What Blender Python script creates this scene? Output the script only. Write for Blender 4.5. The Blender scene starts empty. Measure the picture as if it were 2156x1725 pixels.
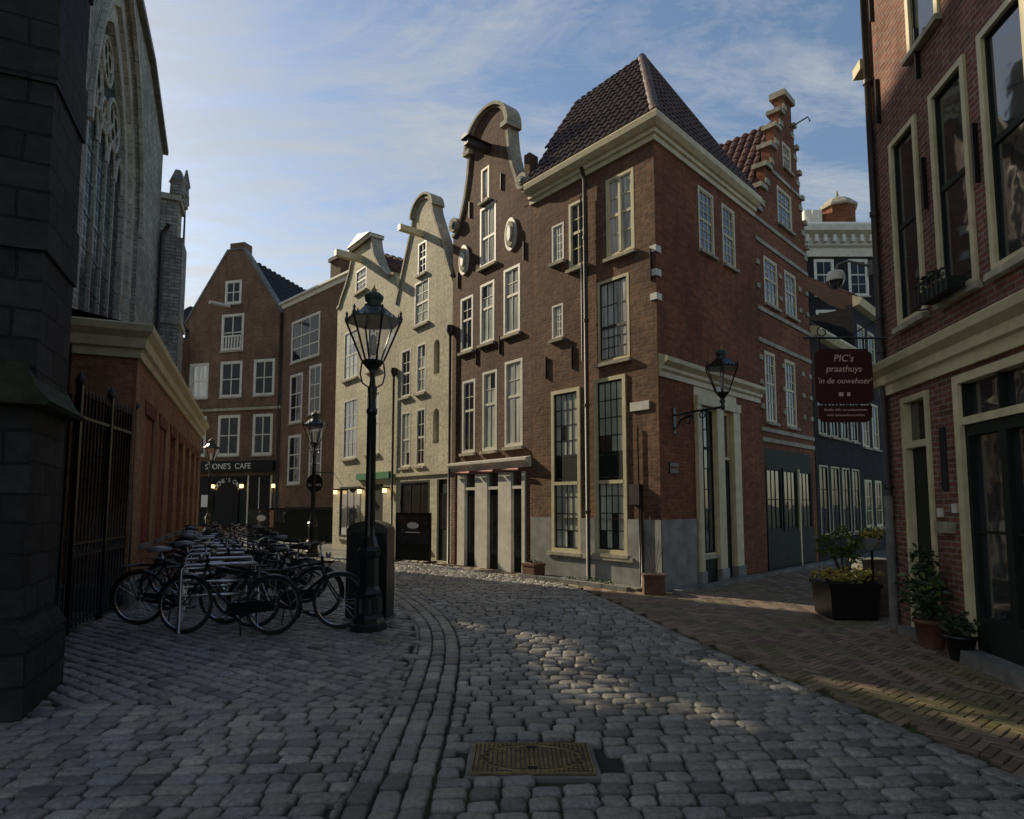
import bpy, math, random
from mathutils import Vector, Matrix
from mathutils.geometry import tessellate_polygon
random.seed(7)
sc=bpy.context.scene
rad=math.radians
SUNH=(-.8,.6);TEL=math.tan(rad(30))
# ------------------------------------------------------------------ materials
def new_mat(name):
    m=bpy.data.materials.new(name);m.use_nodes=True
    nt=m.node_tree;b=nt.nodes['Principled BSDF'];return m,nt,b
def N(nt,t,**k):
    n=nt.nodes.new(t)
    for a,v in k.items(): setattr(n,a,v)
    return n
def col4(c): return (c[0],c[1],c[2],1)
def mixrgb(nt,fac,a,b,mode='MIX'):
    n=nt.nodes.new('ShaderNodeMix');n.data_type='RGBA';n.blend_type=mode
    for sock,v in ((n.inputs[0],fac),(n.inputs[6],a),(n.inputs[7],b)):
        if isinstance(v,bpy.types.NodeSocket): nt.links.new(v,sock)
        elif isinstance(v,(int,float)): sock.default_value=v
        else: sock.default_value=col4(v)
    return n.outputs[2]
def ramp(nt,src,p0,p1,c0=(0,0,0),c1=(1,1,1)):
    r=nt.nodes.new('ShaderNodeValToRGB');r.color_ramp.elements[0].position=p0;r.color_ramp.elements[1].position=p1
    r.color_ramp.elements[0].color=col4(c0);r.color_ramp.elements[1].color=col4(c1);nt.links.new(src,r.inputs[0]);return r.outputs[0]
def noise(nt,vec,scale,detail=4,rough=.55):
    n=nt.nodes.new('ShaderNodeTexNoise');n.inputs['Scale'].default_value=scale;n.inputs['Detail'].default_value=detail;n.inputs['Roughness'].default_value=rough
    if vec: nt.links.new(vec,n.inputs['Vector'])
    return n.outputs[0]
def bump(nt,b,h,strength,dist=.02):
    n=nt.nodes.new('ShaderNodeBump');n.inputs['Strength'].default_value=strength;n.inputs['Distance'].default_value=dist
    nt.links.new(h,n.inputs['Height']);nt.links.new(n.outputs[0],b.inputs['Normal'])
def mat_basic(name,col,rough=.6,metal=0,var=.25,ns=5,bmp=.15,spec=.5,coord='Object'):
    m,nt,b=new_mat(name);tc=N(nt,'ShaderNodeTexCoord');v=tc.outputs[coord]
    n1=noise(nt,v,ns,6);n2=noise(nt,v,ns*.25,3)
    k=ramp(nt,n1,.3,.7,(1-var,)*3,(1,)*3);k2=ramp(nt,n2,.3,.75,(1-var,)*3,(1,)*3)
    c=mixrgb(nt,1.,col,k,'MULTIPLY');c=mixrgb(nt,1.,c,k2,'MULTIPLY')
    nt.links.new(c,b.inputs['Base Color']);b.inputs['Roughness'].default_value=rough;b.inputs['Metallic'].default_value=metal
    b.inputs['Specular IOR Level'].default_value=spec
    if bmp: bump(nt,b,n1,bmp,.01)
    return m
def mat_brick(name,c1,c2,mort,bw=.21,bh=.066,ms=.007,dirt=.45,bs=.7,rough=.85,warp=.012,stain=None):
    m,nt,b=new_mat(name);uv=N(nt,'ShaderNodeTexCoord').outputs['UV']
    nz=nt.nodes.new('ShaderNodeTexNoise');nz.inputs['Scale'].default_value=1.7;nz.inputs['Detail'].default_value=3;nt.links.new(uv,nz.inputs['Vector'])
    sb=N(nt,'ShaderNodeVectorMath',operation='SUBTRACT');nt.links.new(nz.outputs['Color'],sb.inputs[0]);sb.inputs[1].default_value=(.5,.5,.5)
    scl=N(nt,'ShaderNodeVectorMath',operation='SCALE');nt.links.new(sb.outputs[0],scl.inputs[0]);scl.inputs['Scale'].default_value=warp*4
    ad=N(nt,'ShaderNodeVectorMath',operation='ADD');nt.links.new(uv,ad.inputs[0]);nt.links.new(scl.outputs[0],ad.inputs[1])
    br=nt.nodes.new('ShaderNodeTexBrick');nt.links.new(ad.outputs[0],br.inputs['Vector'])
    br.inputs['Color1'].default_value=col4(c1);br.inputs['Color2'].default_value=col4(c2);br.inputs['Mortar'].default_value=col4(mort)
    br.inputs['Scale'].default_value=1;br.inputs['Mortar Size'].default_value=ms;br.inputs['Mortar Smooth'].default_value=.3;br.inputs['Bias'].default_value=-.1
    br.inputs['Brick Width'].default_value=bw;br.inputs['Row Height'].default_value=bh
    n1=noise(nt,uv,.55,5,.65);n2=noise(nt,uv,9,5,.6)
    k=ramp(nt,n1,.32,.68,(1-dirt,)*3,(1.1,)*3);k2=ramp(nt,n2,.3,.7,(.62,)*3,(1.15,)*3)
    c=mixrgb(nt,1.,br.outputs['Color'],k,'MULTIPLY');c=mixrgb(nt,1.,c,k2,'MULTIPLY')
    mp=N(nt,'ShaderNodeMapping');mp.inputs['Scale'].default_value=(3.2,.35,1);nt.links.new(uv,mp.inputs['Vector'])
    n3=noise(nt,mp.outputs[0],1.3,4,.6);k3=ramp(nt,n3,.48,.72,(0,0,0),(1,1,1))
    st=stain or tuple(x*.5 for x in c2)
    h=mixrgb(nt,.6,(0,0,0),k3)
    c=mixrgb(nt,h,c,st)
    nt.links.new(c,b.inputs['Base Color']);b.inputs['Roughness'].default_value=rough;b.inputs['Specular IOR Level'].default_value=.3
    inv=N(nt,'ShaderNodeMath',operation='SUBTRACT');inv.inputs[0].default_value=1;nt.links.new(br.outputs['Fac'],inv.inputs[1])
    a2=N(nt,'ShaderNodeMath',operation='MULTIPLY_ADD');nt.links.new(n2,a2.inputs[0]);a2.inputs[1].default_value=.6;nt.links.new(inv.outputs[0],a2.inputs[2])
    bump(nt,b,a2.outputs[0],bs,.012)
    return m
def mat_glass(name,col,rough=.04,folds=False,wav=.06,spec=1.,ior=1.7,lo=.45):
    m,nt,b=new_mat(name);tc=N(nt,'ShaderNodeTexCoord');uv=tc.outputs['UV']
    if folds:
        mp=N(nt,'ShaderNodeMapping');mp.inputs['Scale'].default_value=(9,.4,1);nt.links.new(uv,mp.inputs['Vector'])
        n=noise(nt,mp.outputs[0],1.5,3);k=ramp(nt,n,.35,.65,tuple(x*.3 for x in col),col)
    else:
        n=noise(nt,uv,1.1,3);k=ramp(nt,n,.3,.6,tuple(x*lo for x in col),col)
    nt.links.new(k,b.inputs['Base Color'])
    b.inputs['Roughness'].default_value=rough;b.inputs['Specular IOR Level'].default_value=spec;b.inputs['IOR'].default_value=ior
    n2=noise(nt,uv,2.2,2);bump(nt,b,n2,wav,.05)
    return m
def mat_stone():
    m,nt,b=new_mat('cobblestone');tc=N(nt,'ShaderNodeTexCoord');v=tc.outputs['Object']
    at=N(nt,'ShaderNodeAttribute',attribute_name='rnd');f=at.outputs['Fac']
    r=nt.nodes.new('ShaderNodeValToRGB');nt.links.new(f,r.inputs[0]);e=r.color_ramp.elements
    e[0].position=0;e[0].color=(.16,.155,.14,1);e[1].position=1;e[1].color=(.52,.50,.43,1)
    for p,c in ((.25,(.28,.272,.255,1)),(.5,(.38,.352,.295,1)),(.75,(.33,.325,.315,1)),(.9,(.43,.41,.35,1))):
        x=e.new(p);x.color=c
    n1=noise(nt,v,28,6,.65);n2=noise(nt,v,.6,4);n3=noise(nt,v,140,3,.7)
    k=ramp(nt,n1,.3,.7,(.5,)*3,(1.2,)*3);c=mixrgb(nt,1.,r.outputs[0],k,'MULTIPLY')
    k=ramp(nt,n2,.3,.7,(.62,)*3,(1.1,)*3);c=mixrgb(nt,1.,c,k,'MULTIPLY')
    k=ramp(nt,n3,.35,.65,(.7,)*3,(1.15,)*3);c=mixrgb(nt,1.,c,k,'MULTIPLY')
    nt.links.new(c,b.inputs['Base Color'])
    rr=ramp(nt,n1,.3,.75,(.26,)*3,(.55,)*3);nt.links.new(rr,b.inputs['Roughness']);b.inputs['Specular IOR Level'].default_value=.6
    a=N(nt,'ShaderNodeMath',operation='MULTIPLY_ADD');nt.links.new(n3,a.inputs[0]);a.inputs[1].default_value=.3;nt.links.new(n1,a.inputs[2])
    bump(nt,b,a.outputs[0],.9,.016);return m
def mat_clinker():
    m,nt,b=new_mat('clinker_paver');tc=N(nt,'ShaderNodeTexCoord');v=tc.outputs['Object']
    at=N(nt,'ShaderNodeAttribute',attribute_name='rnd');f=at.outputs['Fac']
    r=nt.nodes.new('ShaderNodeValToRGB');nt.links.new(f,r.inputs[0]);e=r.color_ramp.elements
    e[0].color=(.13,.085,.06,1);e[1].color=(.30,.21,.145,1);x=e.new(.5);x.color=(.21,.145,.10,1)
    n1=noise(nt,v,40,5,.65);n2=noise(nt,v,.9,5,.6)
    k=ramp(nt,n1,.3,.7,(.65,)*3,(1.15,)*3);c=mixrgb(nt,1.,r.outputs[0],k,'MULTIPLY')
    mo=ramp(nt,n2,.46,.60);n4=noise(nt,v,18,4);mm=mixrgb(nt,1.,mo,ramp(nt,n4,.35,.6),'MULTIPLY');mm=mixrgb(nt,.7,(0,0,0),mm)
    c=mixrgb(nt,mm,c,(.09,.12,.02));nt.links.new(c,b.inputs['Base Color']);b.inputs['Roughness'].default_value=.6
    bump(nt,b,n1,.4,.008);return m
def mat_ground():
    m,nt,b=new_mat('ground_dirt');tc=N(nt,'ShaderNodeTexCoord');v=tc.outputs['Object']
    n1=noise(nt,v,3,6);n2=noise(nt,v,.5,4)
    c=ramp(nt,n1,.3,.7,(.016,.014,.011),(.045,.04,.03));mo=ramp(nt,n2,.46,.58)
    c=mixrgb(nt,mo,c,(.045,.06,.013));nt.links.new(c,b.inputs['Base Color']);b.inputs['Roughness'].default_value=.95
    bump(nt,b,noise(nt,v,60,4),.6,.02);return m
M={}
M['ground']=mat_ground();M['stone']=mat_stone();M['clinker']=mat_clinker()
M['far_paving']=mat_brick('far_paving',(.34,.33,.30),(.22,.22,.20),(.05,.05,.04),.2,.14,.012,.35,.9,.45)
M['b_brown']=mat_brick('brown_brick',(.31,.155,.08),(.175,.085,.047),(.25,.195,.13),.21,.07,.009,.55,1.3)
M['b_dark']=mat_brick('dark_brown_brick',(.235,.12,.066),(.14,.072,.042),(.17,.135,.092),.21,.07,.008,.45,1.3)
M['b_red']=mat_brick('red_brick',(.37,.13,.056),(.235,.078,.037),(.2,.12,.08),.21,.068,.007,.45,1.1)
M['b_pink']=mat_brick('weathered_red_brick',(.30,.115,.072),(.17,.064,.042),(.31,.255,.21),.2,.066,.011,.4,1.2)
M['b_cafe']=mat_brick('cafe_brick',(.31,.175,.105),(.21,.115,.07),(.24,.19,.14),.21,.07,.008,.4,.8)
M['b_black']=mat_brick('black_brick',(.03,.03,.033),(.018,.018,.02),(.03,.03,.03),.21,.07,.006,.3,.6)
M['b_annex']=mat_brick('annex_brick',(.50,.25,.13),(.34,.16,.09),(.35,.27,.19),.2,.06,.007,.4,.8)
M['church']=mat_brick('church_stone',(.48,.46,.40),(.27,.27,.24),(.17,.165,.145),.34,.12,.012,.4,1.)
M['dressed']=mat_brick('dressed_stone',(.56,.53,.45),(.42,.39,.33),(.17,.17,.15),.6,.42,.01,.35,.6)
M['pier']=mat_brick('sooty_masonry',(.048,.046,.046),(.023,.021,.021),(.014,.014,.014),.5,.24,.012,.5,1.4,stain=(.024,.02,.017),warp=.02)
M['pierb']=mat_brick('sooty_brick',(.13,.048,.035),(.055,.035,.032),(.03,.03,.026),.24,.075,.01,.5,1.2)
M['cream']=mat_brick('cream_stucco',(.72,.67,.48),(.68,.63,.45),(.42,.39,.28),.9,.42,.006,.35,.35,.8,.004,stain=(.40,.38,.28))
M['trim']=mat_basic('cream_paint',(.74,.65,.40),.5,0,.2,6,.08)
M['white']=mat_basic('white_paint',(.78,.75,.64),.45,0,.18,6,.05)
M['plinth']=mat_basic('grey_render',(.40,.40,.36),.85,0,.4,3,.5,coord='UV')
M['sand']=mat_basic('sandstone',(.57,.51,.37),.8,0,.4,7,.3)
M['greystone']=mat_basic('grey_stone',(.25,.25,.22),.8,0,.4,6,.4)
M['iron']=mat_basic('black_iron',(.02,.021,.022),.34,.3,.3,9,.15)
M['green_iron']=mat_basic('green_black_paint',(.014,.018,.017),.28,0,.3,8,.1)
M['gold']=mat_basic('gilded_paint',(.40,.29,.07),.4,.5,.3,12,.1)
M['crown']=mat_basic('verdigris',(.05,.09,.065),.5,.2,.4,14,.1)
M['pipe']=mat_basic('drainpipe',(.05,.038,.033),.5,0,.3,5,.1)
M['dkwood']=mat_basic('dark_green_wood',(.018,.026,.021),.6,0,.3,6,.1,.2)
M['rust']=mat_basic('brown_wood',(.20,.10,.055),.8,0,.4,9,.4)
M['redw']=mat_basic('red_shutter',(.28,.03,.025),.5,0,.3,6,.1)
M['maroon']=mat_basic('maroon_board',(.06,.008,.009),.5,0,.2,6,.05)
M['sgn']=mat_basic('sign_lettering',(.75,.52,.45),.6,0,.05,6,0)
M['signw']=mat_basic('white_lettering',(.8,.78,.72),.6,0,.05,6,0)
M['signg']=mat_basic('green_sign',(.02,.22,.07),.5,0,.1,6,0)
M['awn']=mat_basic('faded_awning',(.30,.10,.08),.7,0,.2,6,.1)
M['tile']=mat_basic('dark_pantile',(.12,.064,.042),.65,0,.5,7,.3)
M['tiler']=mat_basic('red_pantile',(.17,.068,.043),.75,0,.5,7,.3)
M['slate']=mat_brick('slate',(.06,.062,.07),(.035,.036,.042),(.02,.02,.02),.25,.2,.006,.3,.6)
M['moss']=mat_basic('mossy_stone',(.055,.065,.03),.95,0,.6,9,.8)
M['leaf']=mat_basic('leaf',(.12,.20,.03),.5,0,.5,3,0)
M['leafd']=mat_basic('dark_leaf',(.035,.065,.018),.5,0,.4,3,0)
M['leafy']=mat_basic('yellow_flower',(.62,.48,.08),.6,0,.4,3,0)
M['bark']=mat_basic('bark',(.10,.075,.05),.9,0,.4,12,.5)
M['brass']=mat_basic('worn_brass',(.32,.24,.10),.45,.3,.5,14,.4)
M['tyre']=mat_basic('rubber',(.015,.015,.015),.7,0,.2,9,.1)
M['chrome']=mat_basic('steel',(.6,.61,.62),.25,.9,.2,9,.05)
M['saddle']=mat_basic('saddle_vinyl',(.03,.028,.03),.35,0,.2,9,.1)
M['saddlew']=mat_basic('pale_saddle_cover',(.45,.47,.55),.5,0,.2,9,.1)
for k,c in (('fr_black',(.018,.018,.02)),('fr_blue',(.03,.07,.2)),('fr_red',(.22,.02,.02)),('fr_grey',(.26,.27,.28)),('fr_green',(.02,.1,.06))):
    M[k]=mat_basic(k,c,.22,.1,.2,9,0)
M['g_dark']=mat_glass('window_glass_dark',(.035,.039,.042))
M['g_low']=mat_glass('window_glass_plain',(.03,.036,.045),spec=.25,ior=1.4)
M['g_grey']=mat_glass('window_glass_grey',(.62,.66,.54),.2,lo=.55)
M['g_curt']=mat_glass('window_glass_curtain',(.82,.80,.72),.08,True)
M['blk']=mat_basic('interior_black',(.012,.012,.012),.9,0,.1,3,0)
m,nt,b=new_mat('leaded_glass');uv=N(nt,'ShaderNodeTexCoord').outputs['UV'];br=nt.nodes.new('ShaderNodeTexBrick');nt.links.new(uv,br.inputs['Vector'])
br.offset=0;br.inputs['Scale'].default_value=1;br.inputs['Brick Width'].default_value=.24;br.inputs['Row Height'].default_value=.32;br.inputs['Mortar Size'].default_value=.009
br.inputs['Color1'].default_value=(.5,.7,.68,1);br.inputs['Color2'].default_value=(.35,.5,.5,1);br.inputs['Mortar'].default_value=(.01,.01,.01,1)
nt.links.new(br.outputs['Color'],b.inputs['Base Color']);b.inputs['Roughness'].default_value=.2
t=N(nt,'ShaderNodeBsdfTransparent');t.inputs[0].default_value=(1,1,.96,1);mm=N(nt,'ShaderNodeMath',operation='MULTIPLY_ADD');nt.links.new(br.outputs['Fac'],mm.inputs[0]);mm.inputs[1].default_value=-.86;mm.inputs[2].default_value=.86
mx=N(nt,'ShaderNodeMixShader');nt.links.new(mm.outputs[0],mx.inputs[0]);nt.links.new(b.outputs[0],mx.inputs[1]);nt.links.new(t.outputs[0],mx.inputs[2]);nt.links.new(mx.outputs[0],nt.nodes['Material Output'].inputs[0]);M['g_church']=m
m,nt,b=new_mat('lantern_glass');t=N(nt,'ShaderNodeBsdfTransparent');g=N(nt,'ShaderNodeBsdfGlossy');g.inputs['Roughness'].default_value=.08
mx=N(nt,'ShaderNodeMixShader');mx.inputs[0].default_value=.16;nt.links.new(t.outputs[0],mx.inputs[1]);nt.links.new(g.outputs[0],mx.inputs[2]);nt.links.new(mx.outputs[0],nt.nodes['Material Output'].inputs[0]);M['lglass']=m
m,nt,b=new_mat('lit_bulb');b.inputs['Emission Color'].default_value=(1,.65,.25,1);b.inputs['Emission Strength'].default_value=3;M['lit']=m
# ------------------------------------------------------------------ builder
def nrm(a,b):
    l=math.hypot(b[0]-a[0],b[1]-a[1]);return ((b[0]-a[0])/l,(b[1]-a[1])/l)
class Bld:
    def __init__(s,name,P=(0,0),D=(1,0),z=0):
        s.name=name;s.O=(P[0],P[1],z);s.parts={};s.order=[];s.fr(P,D);s.extra=[]
    def fr(s,P,D): s.P=P;s.D=D;s.Nn=(-D[1],D[0])
    def w(s,p): return (s.P[0]+p[0]*s.D[0]+p[1]*s.Nn[0]-s.O[0],s.P[1]+p[0]*s.D[1]+p[1]*s.Nn[1]-s.O[1],p[2]-s.O[2])
    def add(s,part,mat,vs,fs,smooth=False):
        k=(part,mat)
        if k not in s.parts: s.parts[k]=[[],[],[],[]];s.order.append(k)
        V,F,U,S=s.parts[k];o=len(V);V.extend(s.w(p) for p in vs)
        vv=[Vector(p) for p in vs]
        for f in fs:
            F.append([i+o for i in f]);S.append(smooth)
            a,b_,c=vv[f[0]],vv[f[1]],vv[f[2]];n=(b_-a).cross(c-a)
            if n.length<1e-12 and len(f)>3: n=(vv[f[2]]-a).cross(vv[f[3]]-a)
            if n.length>0: n.normalize()
            if abs(n.z)>.97 or n.length==0: t=Vector((1,0,0));v=Vector((0,1,0))
            else:
                t=Vector((-n.y,n.x,0));t.normalize()
                if t.x<-1e-4 or (abs(t.x)<=1e-4 and t.y<0): t=-t
                v=n.cross(t)
                if v.z<0: v=-v
            for i in f: U.extend((vv[i].dot(t),vv[i].dot(v)))
    def box(s,part,mat,u0,u1,y0,y1,z0,z1):
        s.add(part,mat,[(u0,y0,z0),(u1,y0,z0),(u1,y1,z0),(u0,y1,z0),(u0,y0,z1),(u1,y0,z1),(u1,y1,z1),(u0,y1,z1)],
              [(0,3,2,1),(4,5,6,7),(0,1,5,4),(1,2,6,5),(2,3,7,6),(3,0,4,7)])
    def prism(s,part,mat,poly,y0,y1):
        n=len(poly);vs=[(p[0],y0,p[1]) for p in poly]+[(p[0],y1,p[1]) for p in poly]
        s.add(part,mat,vs,[tuple(range(n)),tuple(range(2*n-1,n-1,-1))]+[(i,i+n,(i+1)%n+n,(i+1)%n) for i in range(n)])
    def vprism(s,part,mat,poly,z0,z1):
        n=len(poly);vs=[(p[0],p[1],z0) for p in poly]+[(p[0],p[1],z1) for p in poly]
        s.add(part,mat,vs,[tuple(range(n-1,-1,-1)),tuple(range(n,2*n))]+[(i,(i+1)%n,(i+1)%n+n,i+n) for i in range(n)])
    def facade(s,part,mat,outline,holes=(),y=0,thick=.22,rev=.16):
        loops=[list(outline)]+[list(h) for h in holes];flat=[p for l in loops for p in l]
        tr=tessellate_polygon([[Vector((p[0],p[1],0)) for p in l] for l in loops])
        s.add(part,mat,[(p[0],y,p[1]) for p in flat],[tuple(t) for t in tr])
        for i,l in enumerate(loops):
            d=thick if i==0 else rev
            if d<=0: continue
            n=len(l);s.add(part,mat,[(p[0],y,p[1]) for p in l]+[(p[0],y+d,p[1]) for p in l],[(j,(j+1)%n,(j+1)%n+n,j+n) for j in range(n)])
    def sweep(s,part,mat,path,prof):
        n=len(path);offs=[]
        for i in range(n):
            ds=[]
            if i>0: ds.append(nrm(path[i-1],path[i]))
            if i<n-1: ds.append(nrm(path[i],path[i+1]))
            ns=[(d[1],-d[0]) for d in ds]
            if len(ns)==1: offs.append(ns[0])
            else:
                mx_=(ns[0][0]+ns[1][0],ns[0][1]+ns[1][1]);l2=mx_[0]**2+mx_[1]**2;offs.append((2*mx_[0]/l2,2*mx_[1]/l2))
        vs=[];k=len(prof)
        for (p,o) in zip(path,offs):
            for (d,z) in prof: vs.append((p[0]+o[0]*d,p[1]+o[1]*d,z))
        fs=[]
        for i in range(n-1):
            for j in range(k):
                a=i*k+j;b_=i*k+(j+1)%k;fs.append((a,b_,b_+k,a+k))
        fs.append(tuple(range(k)));fs.append(tuple(range(n*k-1,(n-1)*k-1,-1)))
        s.add(part,mat,vs,fs)
    def ribbon(s,part,mat,path,y0,y1,th):
        n=len(path);off=[]
        for i in range(n):
            a=path[max(0,i-1)];c=path[min(n-1,i+1)];d=nrm(a,c);off.append((-d[1]*th,d[0]*th))
        vs=[]
        for p,o in zip(path,off):
            q=(p[0]+o[0],p[1]+o[1]);vs+=[(p[0],y0,p[1]),(q[0],y0,q[1]),(q[0],y1,q[1]),(p[0],y1,p[1])]
        fs=[]
        for i in range(n-1):
            for j in range(4):
                a=i*4+j;b_=i*4+(j+1)%4;fs.append((a,b_,b_+4,a+4))
        fs+=[(0,1,2,3),((n-1)*4+3,(n-1)*4+2,(n-1)*4+1,(n-1)*4)]
        s.add(part,mat,vs,fs)
    def disc(s,part,mat,cu,cz,ru,rz,y0,y1,n=24):
        s.prism(part,mat,[(cu+ru*math.cos(2*math.pi*i/n),cz+rz*math.sin(2*math.pi*i/n)) for i in range(n)],y0,y1)
    def lathe(s,part,mat,c,prof,n=16,smooth=True,rot=0,cap=True):
        vs=[];fs=[];k=len(prof)
        for r,z in prof:
            for i in range(n):
                a=rot+2*math.pi*i/n;vs.append((c[0]+r*math.cos(a),c[1]+r*math.sin(a),c[2]+z))
        for j in range(k-1):
            for i in range(n): fs.append((j*n+i,j*n+(i+1)%n,(j+1)*n+(i+1)%n,(j+1)*n+i))
        s.add(part,mat,vs,fs,smooth)
        if cap: s.add(part,mat,vs[:n],[tuple(range(n-1,-1,-1))]);s.add(part,mat,vs[-n:],[tuple(range(n))])
    def tube(s,part,mat,pts,r,n=6,closed=False):
        pts=[Vector(p) for p in pts];m_=len(pts);vs=[];rs=r if isinstance(r,(list,tuple)) else [r]*m_
        for i,p in enumerate(pts):
            a=pts[(i-1)%m_] if closed or i>0 else p;c=pts[(i+1)%m_] if closed or i<m_-1 else p
            d=(c-a).normalized();up=Vector((0,1,0)) if abs(d.y)<.9 else Vector((1,0,0))
            e=d.cross(up).normalized();g=d.cross(e)
            for j in range(n):
                t=2*math.pi*j/n;vs.append(tuple(p+(e*math.cos(t)+g*math.sin(t))*rs[i]))
        fs=[]
        for i in range(m_ if closed else m_-1):
            for j in range(n):
                fs.append((i*n+j,i*n+(j+1)%n,((i+1)%m_)*n+(j+1)%n,((i+1)%m_)*n+j))
        if not closed: fs.append(tuple(range(n)));fs.append(tuple(range(m_*n-1,(m_-1)*n-1,-1)))
        s.add(part,mat,vs,fs,n>4)
    def roof(s,part,mat,poly,tile=.2,course=.3,th=.06):
        P=[Vector(p) for p in poly];n=(P[1]-P[0]).cross(P[2]-P[0]).normalized()
        if n.z<0: n=-n
        t=Vector((-n.y,n.x,0)).normalized();v=n.cross(t)
        if v.z<0: v=-v
        k=len(P);s.add(part,mat,[tuple(p) for p in P]+[tuple(p-n*th) for p in P],[tuple(range(k)),tuple(range(2*k-1,k-1,-1))]+[(i,i+k,(i+1)%k+k,(i+1)%k) for i in range(k)])
        q=[((p-P[0]).dot(t),(p-P[0]).dot(v)) for p in P];u0=min(a for a,_ in q);u1=max(a for a,_ in q)
        u=u0+tile*.5
        while u<u1:
            hit=[]
            for i in range(k):
                a,b_=q[i],q[(i+1)%k]
                if (a[0]-u)*(b_[0]-u)<0: f=(u-a[0])/(b_[0]-a[0]);hit.append(a[1]+f*(b_[1]-a[1]))
            if len(hit)>=2:
                lo,hi=min(hit),max(hit);x=lo
                while x<hi-.02:
                    e=min(x+course+.03,hi);vs=[];r=.06*tile/.2
                    j1=random.uniform(-.008,.008)
                    for (xx,lift) in ((x,.035),(e,.0)):
                        for h in range(5):
                            an=math.pi*h/4;p=P[0]+t*(u+j1+math.cos(an)*r*1.25)+v*xx+n*(math.sin(an)*r+lift*.8+.003);vs.append(tuple(p))
                    s.add(part,mat,vs,[(h,h+1,h+6,h+5) for h in range(4)]+[(0,1,2,3,4)],False)
                    x+=course
            u+=tile
    def text(s,body,size,p,mat,align='CENTER',italic=0,rotz=None,spin=0,ext=.004):
        cu=bpy.data.curves.new('lettering','FONT');cu.body=body;cu.size=size;cu.align_x=align;cu.align_y='CENTER';cu.extrude=ext;cu.shear=italic
        o=bpy.data.objects.new('lettering',cu);sc.collection.objects.link(o);cu.materials.append(M[mat])
        ang=math.atan2(s.D[1],s.D[0]) if rotz is None else rotz
        o.matrix_local=Matrix.Translation(Vector(s.w(p)))@Matrix.Rotation(ang,4,'Z')@Matrix.Rotation(rad(90),4,'X')@Matrix.Rotation(spin,4,'Z')
        s.extra.append(o)
    def mesh(s,name,keys):
        V=[];F=[];U=[];S=[];mi=[];mats=[]
        for k in keys:
            v,f,u,sm=s.parts[k];o=len(V);V+=v;F+=[[i+o for i in x] for x in f];U+=u;S+=sm
            if k[1] not in mats: mats.append(k[1])
            mi+=[mats.index(k[1])]*len(f)
        me=bpy.data.meshes.new(name);me.from_pydata(V,[],F)
        for m_ in mats: me.materials.append(M[m_])
        uv=me.uv_layers.new(name='UVMap');uv.data.foreach_set('uv',U)
        me.polygons.foreach_set('material_index',mi);me.polygons.foreach_set('use_smooth',S)
        me.update();return me
    def finish(s,single=False):
        if single:
            o=bpy.data.objects.new(s.name,s.mesh(s.name,s.order));sc.collection.objects.link(o);o.location=s.O
            for e in s.extra: e.parent=o
            return o
        r=bpy.data.objects.new(s.name,None);sc.collection.objects.link(r);r.location=s.O
        names={}
        for k in s.order: names.setdefault(k[0],[]).append(k)
        for nme,ks in names.items():
            o=bpy.data.objects.new(nme,s.mesh(nme,ks));sc.collection.objects.link(o);o.parent=r
        for e in s.extra: e.parent=r
        return r
def rect(u0,u1,z0,z1): return [(u0,z0),(u1,z0),(u1,z1),(u0,z1)]
def win(b,u0,u1,z0,z1,cols=2,rows=2,fm='trim',sm=None,gl=None,fw=.06,rails=(),sill=True,y=0,mw=.022,pr=.005):
    sm=sm or fm;gl=gl or random.choice(['g_dark','g_dark','g_grey','g_curt'])
    b.box('window_frames',fm,u0,u0+fw,y-pr,y+.09,z0,z1);b.box('window_frames',fm,u1-fw,u1,y-pr,y+.09,z0,z1)
    b.box('window_frames',fm,u0+fw,u1-fw,y-pr,y+.09,z1-fw,z1);b.box('window_frames',fm,u0+fw,u1-fw,y-pr,y+.09,z0,z0+fw)
    a,c,d,e=u0+fw,u1-fw,z0+fw,z1-fw;sw=.028
    b.box('window_sashes',sm,a,a+sw,y+.008,y+.08,d,e);b.box('window_sashes',sm,c-sw,c,y+.008,y+.08,d,e)
    b.box('window_sashes',sm,a+sw,c-sw,y+.008,y+.08,e-sw,e);b.box('window_sashes',sm,a+sw,c-sw,y+.008,y+.08,d,d+sw)
    a+=sw;c-=sw;d+=sw;e-=sw
    zs=[d]+sorted(rails)+[e]
    rows=rows if isinstance(rows,(list,tuple)) else [rows]*(len(zs)-1)
    for q in range(len(zs)-1):
        for r_ in range(rows[q]):
            za=zs[q]+(zs[q+1]-zs[q])*r_/rows[q];zb=zs[q]+(zs[q+1]-zs[q])*(r_+1)/rows[q]
            for c_ in range(cols):
                xa=a+(c-a)*c_/cols;xb=a+(c-a)*(c_+1)/cols;t=[random.uniform(-.003,.003) for _ in range(3)]
                g_=gl
                if gl=='g_grey' and random.random()<.15: g_='g_dark'
                b.add('window_glass',g_,[(xa,y+.03+t[0],za),(xb,y+.03+t[1],za),(xb,y+.03+t[1]+t[2],zb),(xa,y+.03+t[0]+t[2],zb)],[(0,1,2,3)])
    for i in range(1,cols):
        x=a+(c-a)*i/cols;b.box('window_bars',sm,x-mw/2,x+mw/2,y+.017,y+.05,d,e)
    for r in rails: b.box('window_rails',sm,a,c,y+.012,y+.055,r-.03,r+.03)
    for q in range(len(zs)-1):
        for i in range(1,rows[q]):
            x=zs[q]+(zs[q+1]-zs[q])*i/rows[q];b.box('window_bars',sm,a,c,y+.019,y+.048,x-mw/2,x+mw/2)
    if sill: b.box('window_sills','sand',u0-.04,u1+.04,y-.08,y+.05,z0-.07,z0-.002)
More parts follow.
